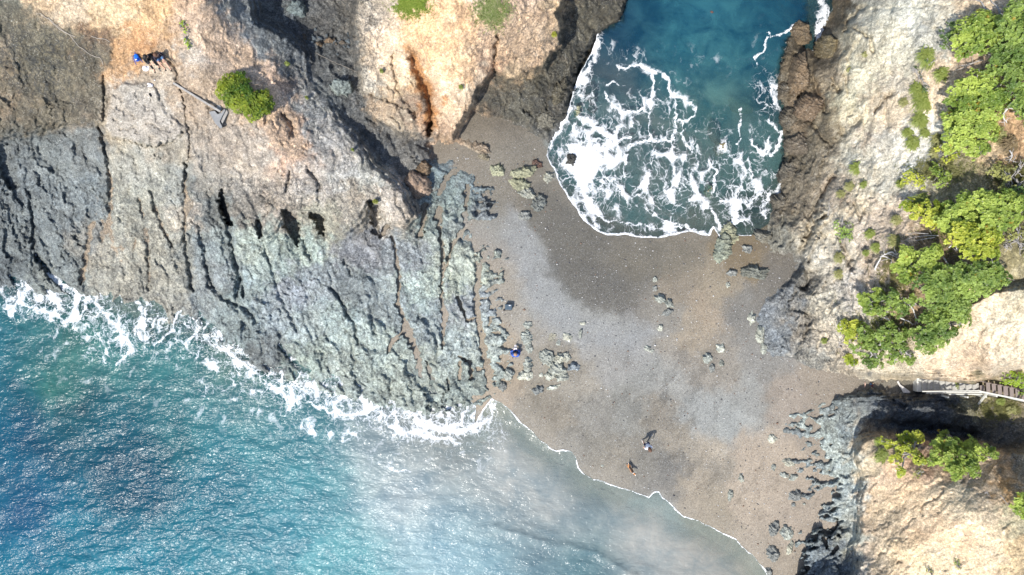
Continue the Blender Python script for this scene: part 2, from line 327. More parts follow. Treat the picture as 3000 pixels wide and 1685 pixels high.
# width in px, depth in m, sand-filled?
CRACKS = [([(445,560,5),(460,630,6),(484,680,6),(507,722,4)],.35),([(542,470,4),(546,630,7),(538,688,5),(549,746,5),(557,808,5),(565,854,4)],.4),
 ([(644,583,7),(650,618,9),(669,660,7),(681,734,4),(697,792,6),(716,862,5)],.5),([(584,657,5),(600,753,5),(615,831,5),(658,877,6),(716,900,5),(750,943,5)],.35),
 ([(290,370,6),(318,470,6),(325,560,7),(322,640,7),(300,700,7)],.4),([(269,657,6),(252,734,6),(248,780,6),(236,831,6)],.5),([(406,579,3),(418,633,4)],.25),([(426,672,4),(433,726,4),(437,792,4),(437,846,4)],.3),
 ([(104,746,7),(151,808,9),(217,858,8),(286,900,8),(348,959,9),(395,1005,9)],.8),([(89,560,5),(97,657,6),(97,722,6)],.4),
 ([(769,707,4),(793,777,5),(816,862,5),(847,920,5),(870,966,4)],.3),([(967,839,4),(990,862,5),(1013,908,6),(1036,951,5),(1048,1005,4)],.4),([(1005,757,4),(1028,808,4)],.25),([(1079,811,4),(1110,827,5),(1118,854,4)],.3),
 ([(530,263,1.5),(542,329,2),(550,372,2.5),(557,426,2),(534,542,2)],.22),([(302,217,3),(306,348,3)],.25),([(329,402,3),(387,414,3),(445,433,3),(500,415,3),(534,391,3)],.2),
 ([(1086,920,5),(1098,978,5)],.3),([(700,820,5),(690,900,7),(720,960,5)],.3),([(820,1010,6),(860,1060,9),(890,1085,6)],.4),
 ([(1130,850,4),(1150,960,5)],.25),([(1250,640,5),(1220,700,5),(1240,760,4)],.3),([(885,700,4),(900,740,5),(906,760,4)],.3),
 ([(495,182,3),(515,205,4),(518,232,3)],.2),([(90,420,12),(130,460,16),(170,500,12)],.22),([(220,430,10),(260,470,16),(300,500,12)],.25),([(360,440,6),(400,470,9),(395,500,6)],.14),
 ([(1212,170,12),(1232,215,16),(1250,260,14),(1262,330,10),(1260,385,8)],.8),([(1458,100,3),(1456,130,4),(1447,209,5)],.5),([(1155,150,3),(1150,200,5),(1165,260,5),(1190,300,6),(1225,360,8)],.28),
 ([(1071,271,3),(1110,285,3),(1160,303,3),(1220,340,3)],.25),([(840,560,4),(846,500,4)],.3),([(856,395,7),(850,360,8),(825,335,5)],.5),([(905,500,4),(940,540,6),(930,560,5)],.35),
 ([(2330,160,5),(2375,180,9),(2382,230,6),(2395,280,6),(2420,330,6)],.35),([(2340,260,5),(2350,330,6),(2390,370,6),(2440,430,9),(2460,400,10),(2520,350,7)],.45),([(2440,230,4),(2455,262,7),(2440,245,5)],.6),
 ([(2480,90,4),(2485,60,6),(2530,20,5)],.5),([(2505,85,4),(2550,110,4),(2560,150,5)],.4),([(2440,520,6),(2390,600,8),(2370,640,10),(2365,680,8),(2340,760,12)],.7),([(2420,630,4),(2390,645,6),(2370,690,8)],.6),
 ([(2560,330,4),(2590,290,6),(2620,270,5)],.4),([(2520,30,4),(2790,10,4)],.1),([(2700,1510,4),(2702,1480,3),(2750,1455,3),(2765,1430,2)],.12),
 ([(2560,1240,12),(2650,1250,18),(2750,1262,18),(2850,1270,14)],.7),([(2600,1150,5),(2620,1180,7),(2650,1190,6)],.4),([(2700,1150,4),(2760,1170,6),(2820,1200,6)],.4),
 ([(2330,900,6),(2380,930,9),(2350,1000,5)],.5),([(2340,770,10),(2380,800,18),(2360,840,12)],1.1),([(2460,700,4),(2480,740,8),(2500,790,6)],.5),([(2500,590,4),(2520,640,5)],.3)]
SANDY = [([(1149,695,4),(1160,734,5),(1168,792,6),(1168,839,6),(1164,889,9),(1180,931,9),(1195,970,20),(1214,1017,12),(1230,1059,9),(1230,1102,7)],1),
 ([(1288,610,9),(1288,695,5),(1296,726,5),(1296,804,5),(1294,870,4),(1303,925,14),(1300,966,4),(1296,1020,4)],1),([(1369,540,8),(1365,618,7),(1361,668,8),(1330,707,7),(1307,777,6),(1296,808,5)],1),
 ([(1404,777,12),(1396,862,11),(1400,928,12),(1416,1024,13),(1431,1102,12),(1440,1150,10)],1),([(1180,975,8),(1150,1000,9),(1135,1030,6)],1),([(1232,690,6),(1240,640,7),(1245,600,8)],1),([(1275,640,14),(1285,620,12)],1),
 ([(1341,870,6),(1370,940,5),(1400,930,6)],1),([(1290,560,7),(1310,520,8),(1330,500,9)],1),([(1120,690,7),(1132,660,10)],1),([(1345,1110,5),(1350,1060,5)],1),([(1316,1140,6),(1312,1110,5)],1),([(2372,1232,12),(2392,1250,14),(2385,1262,10)],1),([(2392,1347,10),(2408,1345,9)],1),([(2406,1395,6),(2440,1398,7)],1),([(2414,1533,7),(2440,1535,6)],1),([(2415,1580,6),(2422,1600,5)],1),([(2340,1290,5),(2380,1288,6),(2400,1300,4)],1),([(2330,1250,4),(2350,1262,6)],1),([(2350,1420,7),(2380,1412,5)],1),([(2440,1620,5),(2455,1600,6)],1),([(1250,1060,5),(1262,1100,6),(1270,1150,6)],1),([(1345,1045,4),(1375,1060,6),(1380,1110,6)],1),([(1400,1080,5),(1440,1085,6)],1)]
PITS = [([(838,628,13),(855,655,20),(866,690,12),(868,715,5)],2.3),([(915,630,10),(935,640,12),(942,680,6)],1.5),([(1082,592,6),(1100,620,14),(1100,680,8)],1.8),([(648,560,5),(655,600,12),(672,655,8)],1.4),
 ([(762,690,6),(755,650,8)],.9),([(10,440,22),(25,500,26),(40,540,14)],.6),([(1262,360,5),(1255,385,7)],2.0)]
AMP = [(100,150,.25),(300,300,.3),(500,150,.25),(600,400,.4),(850,300,.42),(900,500,.42),(1100,550,.42),(150,500,.85),(400,600,.45),(400,780,.45),(600,700,.65),(850,680,.65),(900,850,.6),(1100,800,.5),(1000,1000,.7),(1250,900,.6),(1250,750,.45),
 (1350,1050,.95),(1300,550,.95),(1000,200,.9),(1100,420,.9),(1150,200,.38),(1350,200,.32),(1600,100,.4),(1560,300,1.2),(1700,80,1),(2330,300,1.1),(2330,600,1.2),(2450,400,.9),(2600,200,.35),(2600,500,.42),(2800,300,.35),
 (2450,800,1.0),(2300,950,1.3),(2800,950,.3),(2600,1060,.3),(2650,1200,.9),(2400,1250,.85),(2400,1450,.9),(2400,1620,1.0),(2600,1400,.2),(2800,1500,.15),(2700,1600,.2),(2950,1250,.4),(0,900,.9),(850,1100,.9),(2800,700,.3)]
# bare-surface colours seen in sun (r, g, b on the photo scale)
SAND_C = [(1600,690,124,118,108),(1625,770,108,105,100),(1665,835,104,102,97),(1720,872,106,103,98),(1790,885,114,110,104),(1650,790,112,108,102),(1760,850,116,112,106),(1565,740,165,162,154),(1588,800,167,164,157),(1620,860,167,165,158),(1680,907,166,164,157),(1750,937,166,163,155),(1835,925,160,156,150),(1900,900,150,142,130),(1545,680,160,157,150),(1950,940,158,150,138),(1850,1010,164,161,157),(1980,1110,164,161,154),(1800,1080,160,156,150),(1300,460,152,140,124),(1450,350,146,134,118),(1520,450,152,142,127),(1560,600,144,134,119),(1700,720,134,126,112),(1850,760,142,132,117),(2000,740,150,138,120),(1620,760,130,124,114),(1650,820,124,119,111),
 (1750,860,122,116,109),(1850,880,130,122,112),(1560,720,162,159,150),(1600,820,165,163,156),(1640,880,165,163,156),(1500,760,162,154,144),(1700,920,164,161,154),(1820,960,163,160,152),(1500,820,172,160,144),(1550,960,166,157,144),(2000,850,162,147,127),
 (2060,900,178,158,133),(2095,840,174,157,132),(2020,980,175,158,135),(2150,900,142,137,130),(2250,820,134,126,116),(2000,1050,160,150,137),(1900,1110,156,154,148),(2100,1100,160,150,137),(2250,1080,152,147,140),(2300,1150,168,153,138),(2150,1250,165,166,162),
 (2050,1200,162,162,158),(2200,1150,162,160,154),(1750,1000,162,157,150),(1700,1120,167,157,142),(1650,1080,156,146,131),(1750,1220,154,148,138),(1600,1200,152,141,125),(1750,1300,143,136,124),(1900,1360,137,131,121),(1800,1350,152,142,127),
 (1920,1210,146,136,122),(1850,1200,152,149,141),(2000,1300,164,152,135),(2080,1330,182,167,147),(2200,1320,186,167,146),(2200,1450,184,166,146),(2050,1420,170,155,135),(2100,1480,162,148,128),(2300,1550,178,161,143),(2250,1620,168,153,135),
 (1960,1370,125,121,115),(2080,1390,150,140,126),(2400,1120,165,150,133),(2500,1120,155,141,124),(2600,1135,140,131,116),(1430,1100,176,157,134),(1250,1000,172,157,140),(1200,900,168,153,136),(1430,820,172,158,140),(1450,1000,175,158,136),
 (1900,560,150,154,146),(1700,400,150,156,150),(2000,300,120,145,135),(2100,100,70,100,105),(2250,200,60,70,65),(2200,500,140,146,134),(1300,1300,165,164,158),(1900,1560,168,166,160),(900,1300,110,115,110),(300,1200,60,80,80),(300,1600,50,80,85),(600,950,110,110,100),
 (2020,115,40,50,50),(1840,100,30,40,42),(2080,85,45,40,35),(2250,600,110,100,80),(2180,760,148,128,98),(1250,1170,130,130,120),(940,1150,120,120,110)]
ROCK_C = [(80,120,100,95,80),(180,150,104,98,80),(160,230,108,100,82),(240,210,118,108,92),(240,290,124,112,96),(60,190,120,110,92),(110,260,118,108,90),(180,300,122,112,96),(40,60,112,106,92),(200,110,120,108,86),(270,170,112,98,82),(30,30,130,130,118),(100,20,215,185,150),(200,60,225,200,170),(330,40,225,195,155),(450,40,220,180,135),(560,60,225,190,160),(640,100,230,200,175),(700,30,150,152,152),(60,100,108,102,88),(0,140,200,175,150),(130,130,104,98,78),
 (130,200,114,106,88),(200,250,142,124,102),(60,250,172,147,122),(0,300,177,152,127),(100,330,142,124,102),(250,130,155,120,90),(290,130,122,102,88),(350,150,200,160,120),(340,200,195,155,115),(420,130,195,150,110),(500,150,195,165,135),
 (550,150,185,175,165),(450,220,182,167,150),(230,320,150,130,112),(380,270,192,184,174),(350,320,188,174,158),(350,380,172,158,138),(450,330,195,186,176),(480,400,170,155,140),(560,250,178,158,138),(600,330,186,167,148),(560,400,168,158,147),
 (640,400,188,173,158),(730,200,242,208,178),(770,290,240,205,172),(820,340,240,198,166),(800,230,237,198,168),(780,120,150,155,158),(850,180,138,142,146),(880,60,112,120,128),(800,30,120,128,134),(900,320,172,173,172),(860,430,226,184,155),
 (950,400,190,186,182),(750,420,192,177,162),(1000,470,187,180,174),(900,520,187,172,162),(700,500,178,162,147),(600,520,158,148,138),(1100,500,172,167,157),(1150,580,202,182,167),(1200,620,168,148,132),(1050,600,164,148,132),(820,600,168,148,132),
 (720,620,134,122,112),(950,660,162,152,132),(50,420,100,104,108),(150,450,112,117,118),(250,420,114,113,110),(50,550,106,113,120),(150,560,130,138,144),(260,600,122,130,136),(100,680,107,114,117),(180,780,117,122,120),(30,750,98,105,110),
 (380,480,157,154,147),(370,600,157,154,142),(350,750,167,157,142),(270,700,180,162,142),(450,550,160,158,150),(450,700,167,157,140),(450,820,152,144,132),(530,560,132,137,140),(545,640,190,165,145),(560,700,122,130,134),(620,620,112,114,114),
 (650,700,132,142,144),(640,820,127,132,137),(750,700,165,175,165),(800,780,152,167,164),(900,720,160,175,165),(850,850,140,145,158),(950,800,140,148,155),(1040,740,127,127,137),(1040,850,132,140,144),(1000,950,155,170,168),(900,950,150,162,165),
 (800,930,140,150,158),(700,850,140,155,158),(720,950,125,138,142),(780,1050,112,117,120),(900,1050,145,158,150),(1000,1080,150,160,155),(1100,1000,165,178,172),(1120,900,142,152,157),(1200,750,137,142,150),(1230,850,160,175,170),
 (1250,950,142,152,157),(1330,820,165,172,156),(1330,760,170,176,164),(1350,900,145,150,160),(1330,1000,152,164,167),(1250,1080,150,158,150),(1400,1000,160,168,165),(1380,1100,142,152,147),(1330,650,132,140,142),(1330,600,142,157,152),
 (1430,620,127,134,143),(1250,650,132,146,142),(1280,500,114,130,140),(1300,560,122,140,144),(1380,560,118,132,140),(1080,50,192,178,162),(1060,150,188,173,153),(1120,120,236,212,187),(1180,170,246,222,192),(1100,230,197,187,172),(1180,230,232,207,172),
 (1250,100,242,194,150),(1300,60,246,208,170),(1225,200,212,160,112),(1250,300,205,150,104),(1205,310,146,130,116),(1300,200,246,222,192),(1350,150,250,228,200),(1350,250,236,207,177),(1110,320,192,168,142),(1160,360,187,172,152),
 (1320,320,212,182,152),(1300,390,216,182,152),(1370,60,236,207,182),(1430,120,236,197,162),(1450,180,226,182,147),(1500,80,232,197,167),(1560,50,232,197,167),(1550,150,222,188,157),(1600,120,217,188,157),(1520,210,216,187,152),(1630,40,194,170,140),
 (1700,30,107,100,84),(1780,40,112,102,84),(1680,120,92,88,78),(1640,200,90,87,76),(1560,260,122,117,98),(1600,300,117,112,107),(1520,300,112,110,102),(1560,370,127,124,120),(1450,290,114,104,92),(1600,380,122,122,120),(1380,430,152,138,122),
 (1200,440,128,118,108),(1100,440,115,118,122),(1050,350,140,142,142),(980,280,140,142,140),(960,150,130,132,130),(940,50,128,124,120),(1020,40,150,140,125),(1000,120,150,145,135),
 (2440,30,112,98,78),(2350,100,107,95,78),(2340,200,117,102,82),(2300,250,102,94,80),(2330,330,132,112,92),(2380,300,122,96,72),(2420,180,162,147,127),(2450,230,177,162,142),(2550,50,230,222,202),(2650,50,232,228,212),(2520,140,207,197,174),
 (2600,100,228,220,198),(2750,40,217,207,187),(2700,90,192,190,182),(2600,180,226,216,192),(2650,160,216,210,192),(2520,220,216,210,187),(2470,290,207,200,174),(2420,330,152,140,117),(2560,280,207,190,167),(2620,240,192,182,167),
 (2350,430,107,100,87),(2430,400,142,130,112),(2500,350,226,214,187),(2530,400,172,160,147),(2600,330,216,197,172),(2680,300,236,217,192),(2750,260,232,207,177),(2330,520,117,110,100),(2420,480,162,152,137),(2500,450,207,202,187),
 (2600,430,217,210,197),(2680,430,230,228,222),(2600,520,222,214,197),(2350,600,132,122,110),(2450,570,182,167,150),(2520,560,222,207,182),(2420,650,224,212,192),(2400,680,207,192,167),(2560,680,197,182,167),(2620,640,207,187,167),
 (2400,750,226,217,202),(2340,800,122,120,117),(2280,720,132,130,122),(2450,770,202,192,177),(2500,850,207,197,187),(2560,800,182,167,152),(2300,900,137,140,144),(2260,980,142,147,152),(2350,950,152,144,134),(2420,900,202,192,174),
 (2430,1000,222,207,187),(2400,1050,152,150,144),(2500,1020,226,207,182),(2480,1070,202,187,167),(2560,1080,207,194,172),(2640,1090,207,192,167),(2750,1060,232,207,177),(2800,950,242,217,187),(2900,900,246,224,192),(2860,870,246,214,176),
 (2950,960,242,222,192),(2850,1050,226,197,167),(2950,1040,226,207,182),(2980,880,217,202,172),(2950,780,152,142,108),(2980,700,114,108,80),(2960,560,122,112,87),(2980,840,187,177,147),(2800,500,162,152,122),(2880,530,152,142,112),
 (2960,480,172,142,112),(2960,400,200,165,128),(2920,440,232,202,162),(2850,200,202,177,152),(2870,40,217,192,162),(2600,780,192,172,152),(2750,700,142,122,97),(2700,900,172,147,117),
 (2450,1170,142,150,152),(2550,1170,96,102,108),(2650,1200,88,93,100),(2750,1180,90,93,98),(2850,1190,130,125,102),(2900,1180,150,140,112),(2950,1210,162,147,122),(2700,1240,84,88,95),(2850,1250,84,84,84),(2950,1270,112,110,107),
 (2350,1230,170,180,177),(2420,1280,162,172,170),(2330,1270,122,130,137),(2480,1270,132,142,147),(2450,1350,172,182,180),(2380,1400,150,160,165),(2450,1420,165,175,178),(2330,1450,132,140,144),(2480,1480,165,172,172),(2420,1520,150,160,165),
 (2350,1560,165,178,180),(2400,1600,132,142,152),(2270,1560,150,160,160),(2450,1640,112,122,134),(2500,1580,175,175,165),(2530,1290,182,162,137),(2550,1360,207,187,157),(2600,1420,226,192,162),(2650,1440,240,198,158),(2700,1500,246,212,177),
 (2750,1430,246,217,182),(2600,1540,212,187,162),(2560,1600,202,182,162),(2570,1500,192,168,142),(2700,1560,240,194,154),(2800,1450,250,230,197),(2850,1500,248,226,192),(2820,1570,240,194,154),(2900,1600,246,217,182),(2650,1620,240,207,167),
 (2750,1650,240,217,182),(2900,1450,236,207,172),(2950,1420,192,154,108),(2960,1540,192,182,152),(2980,1620,222,192,147),(2700,1380,222,182,152),(2800,1390,192,167,142),(2900,1370,226,197,162),(2980,1380,132,130,120)]
SEA_C = [(230,1200,22,67,85),(330,1330,18,67,93),(450,1400,20,70,99),(80,1250,18,70,105),(620,1420,32,95,119),(60,1500,28,79,121),(200,1000,84,129,114),(150,1130,74,134,114),(520,1300,52,116,121),(0,900,59,125,133),(0,1000,32,105,125),(60,1150,24,94,117),(0,1300,15,91,119),(0,1450,34,106,131),(0,1685,25,119,143),(200,1551,36,119,140),(400,1685,39,128,148),(600,1500,50,133,149),(300,1250,32,102,119),(450,1350,26,88,107),
 (500,1100,63,126,130),(700,1200,83,132,136),(650,1300,68,140,151),(900,1300,73,132,142),(900,1400,83,148,158),(850,1550,68,137,153),(1000,1650,103,167,174),(1150,1300,177,187,187),(1200,1450,189,199,201),(1300,1600,160,190,198),
 (1500,1400,202,204,201),(1600,1500,202,204,201),(1450,1650,143,175,184),(1700,1670,109,147,155),(1900,1600,202,201,196),(2100,1650,202,197,189),(1600,1615,126,152,161),(300,1050,77,136,135),(150,1000,59,121,130),(700,1050,95,126,118),(1300,1250,177,176,169),
 (1900,0,32,87,114),(2050,50,39,103,131),(2000,150,51,126,147),(2150,200,61,128,147),(2250,50,25,79,108),(2100,280,82,140,147),(2080,330,116,146,138),(2030,230,55,118,138),(2200,130,32,96,123),(2120,120,68,135,149),(1800,280,94,121,135),(1850,400,109,117,125),(2000,500,120,117,121),(1900,600,126,115,115),(2200,400,80,121,138),
 (2200,550,99,117,125),(1700,450,110,117,129),(1780,80,43,87,117),(1600,-300,25,67,105),(2300,-300,25,67,105),(-500,1800,38,120,167)]
# foam: traced strands (u, v, half width)
FOAM = [[(1751,100,7.2),(1740,180,10.2),(1700,232,10.2),(1680,262,6.5),(1665,330,5.8),(1640,380,10.2),(1612,430,7.2)],
 [(1802,190,2.9),(1830,205,5.0),(1860,186,5.8),(1906,205,7.2),(1945,217,6.5),(1962,240,5.0),(1957,265,4.3)],[(1910,205,5.8),(1912,248,6.5),(1908,286,5.0),(1904,329,3.6),(1902,372,2.9),(1906,410,3.6)],
 [(1957,268,5.8),(1975,285,5.0),(1999,283,5.8),(2034,312,5.0),(2038,341,3.6),(2003,356,3.6),(1978,352,2.9)],[(1980,294,2.9),(1980,348,2.9),(1976,387,3.6),(1964,415,4.3),(1972,464,4.3),(1980,542,2.9)],[(1999,356,2.2),(1999,387,2.2),(2011,426,2.9),(2042,453,2.9)],
 [(1771,271,5.0),(1790,302,6.5),(1820,332,7.2),(1860,330,5.0),(1887,318,4.3),(1890,300,2.2)],[(1906,410,3.6),(1864,418,4.3),(1840,428,4.3),(1833,464,3.6),(1825,520,2.9)],[(1910,415,4.3),(1945,412,4.3),(1976,405,3.6)],
 [(2170,308,3.6),(2173,340,3.6),(2162,371,2.9),(2170,402,2.9),(2158,426,2.9)],[(2193,410,3.6),(2220,433,5.0),(2240,457,5.0),(2250,440,3.6),(2247,408,2.9)],[(2247,110,3.6),(2235,151,3.6),(2216,163,3.6),(2220,201,2.9)],
 [(2333,70,4.3),(2300,97,4.3),(2258,108,3.6),(2250,90,2.2)],[(2405,0,11.9),(2420,23,11.9),(2416,60,11.9),(2397,93,10.2),(2393,124,4.3),(2378,155,3.6)],[(2258,244,3.6),(2265,279,4.3),(2273,325,3.6)],[(2250,348,3.6),(2270,371,4.3),(2289,387,5.0),(2285,426,4.3),(2258,457,4.3)],
 [(2308,476,3.6),(2300,507,4.3),(2304,542,4.3),(2290,600,3.6)],[(1748,626,5.0),(1771,641,4.3),(1810,651,3.6),(1872,657,2.9),(1926,672,2.9),(1995,666,2.9)],[(1890,612,2.2),(1957,652,2.9),(2019,664,4.3),(2065,684,6.5)],
 [(1790,420,15.3),(1740,440,22.1),(1700,470,22.1),(1700,530,15.3),(1730,600,15.3),(1745,660,7.2)],[(1700,345,11.9),(1760,380,13.6),(1800,410,7.2),(1850,400,3.6)],[(2085,610,5.0),(2100,640,5.8),(2120,700,3.6),(2140,735,2.2)],[(2150,600,5.8),(2160,650,5.8),(2120,660,4.3),(2190,640,4.3)],
 [(2230,560,5.0),(2200,600,5.0),(2160,590,5.8),(2110,590,4.3)],[(2240,640,3.6),(2230,610,4.3),(2260,560,3.6)],[(1830,250,2.2),(1800,240,3.6),(1780,250,4.3)],
 [(2075,470,5.0),(2100,500,3.6),(2090,560,5.0)],[(2190,470,4.3),(2200,520,5.0),(2230,540,5.8),(2210,560,4.3)],
 [(98,726,5),(95,770,12),(84,830,12),(66,880,8)],[(100,770,6),(130,800,8),(158,815,10),(166,870,11),(172,905,6)],[(248,786,4),(240,823,8),(232,854,10),(226,893,9),(214,924,8),(197,943,7)],[(194,831,6),(240,858,9),(286,897,7),(329,939,9),(364,978,8),(391,1012,6)],
 [(379,1005,11),(385,1032,11),(356,1059,9),(340,1070,5)],[(279,870,3),(298,851,3),(325,846,3),(368,862,3),(400,885,3)],[(569,850,5),(573,889,5),(569,931,5),(584,943,5),(580,978,5),(553,993,5),(546,1017,5)],
 [(519,916,4),(507,962,5),(480,985,4),(449,1009,4)],[(437,846,3),(425,880,4),(425,920,5),(408,955,6)],[(1129,1160,12),(1180,1180,12),(1215,1215,14),(1238,1248,14),(1297,1257,13),(1359,1264,12),(1395,1245,11),(1425,1225,8)],
 [(1230,1130,13),(1234,1185,13)],[(1312,1155,7),(1316,1214,9)],[(906,1179,5),(969,1210,7),(1051,1214,6),(1109,1190,6),(1113,1159,4)],[(1140,1370,3),(1164,1382,4),(1207,1378,3)],[(1150,1250,6),(1200,1265,8),(1260,1280,9),(1330,1290,7)],
 [(820,1140,4),(860,1125,4),(880,1090,3)],[(640,1010,5),(700,1060,6),(760,1100,5),(820,1150,5),(870,1180,5)],[(640,940,3),(665,1010,4),(700,1100,3)],[(1000,1120,4),(1080,1130,6),(1130,1160,8)],[(30,870,5),(90,900,6),(170,920,6)]]
# loose lacework: (u, v, ru, rv, density)
LACE = [(1720,470,90,110,.75),(1790,560,100,80,.5),(1900,560,140,90,.42),(2010,560,90,100,.42),(1700,300,60,110,.42),(1800,380,110,90,.38),(1930,330,120,120,.27),(1960,450,120,90,.38),(2180,560,130,110,.5),(2130,470,110,60,.35),(2240,330,50,180,.3),(1745,130,50,60,.33),
 (1850,180,80,50,.22),(2100,380,60,60,.22),(2040,180,150,70,.1),(1720,640,60,60,.5),(1880,660,160,28,.38),(2170,690,60,40,.28),(2408,60,24,80,.55),
 (130,850,95,90,.5),(230,920,120,70,.42),(350,980,140,90,.38),(480,930,140,90,.33),(560,1000,120,80,.3),(700,1080,140,60,.34),(850,1150,150,60,.4),(1000,1150,150,60,.45),(1130,1200,130,50,.5),(1280,1240,170,60,.5),(60,900,80,40,.3),(640,990,70,50,.4),(700,1030,80,45,.38),(780,1090,90,45,.42),(880,1140,90,45,.5),(980,1165,110,45,.5),(1180,1160,90,40,.5),(1290,1195,110,40,.5),(430,860,120,40,.4),(330,940,120,60,.4),(180,860,60,60,.45),(520,960,80,50,.35),(300,1100,260,60,.10),(700,1200,300,70,.12),(100,1020,200,60,.12),(1100,1340,200,60,.10),(1430,1260,60,70,.25),
 (420,880,150,30,.25),(1400,1200,50,30,.45),(1450,1240,40,60,.25),(640,1150,200,50,.18),(1000,1250,220,50,.22),(1350,1330,150,60,.12)]
# ------------------------------------------------------------------ terrain fields
def zf(tab, step=14): 
    t = [(a[0], a[1]) for a in tab]; z = [a[2] for a in tab]
    return Coarse(lambda u, v: rbf(t, z, u, v), step)
F_sand = zf(SAND_Z); F_low = zf(LOW_Z); F_head = zf(HEAD_Z, 20); F_stack = zf(STACK_Z, 20); F_slope = zf(SLOPE_Z, 20); F_hill = zf(HILL_Z, 20)
F_amp = zf(AMP, 24)

def warp(u, v, amp, scale, seed, octv=4):
    return fbm(u / scale, v / scale, octv, seed) * amp * 1.6, fbm(u / scale, v / scale, octv, seed + 500) * amp * 1.6

def sand_height(u, v):
    z = F_sand(u, v)
    x = u * S; y = v * S
    z = z + 0.05 * fbm(x / 3.0, y / 3.0, 3, 11) + 0.012 * fbm(x / .35, y / .35, 3, 12)
    for su, sv, r, d in ((1673, 1020, 40, .12), (1690, 1012, 25, .1)):      # dug-over sand
        z = z + d * np.exp(-(((u - su) / r) ** 2 + ((v - sv) / (r * .6)) ** 2)) * fbm(x * 3, y * 3, 3, 77) * 1.5
    return z

def strata(x, y, ang, su, sv, seed, octv=5):
    c, s = math.cos(ang), math.sin(ang)
    a = x * c + y * s; b = -x * s + y * c
    return ridged(a / su, b / sv, octv, seed, .55)

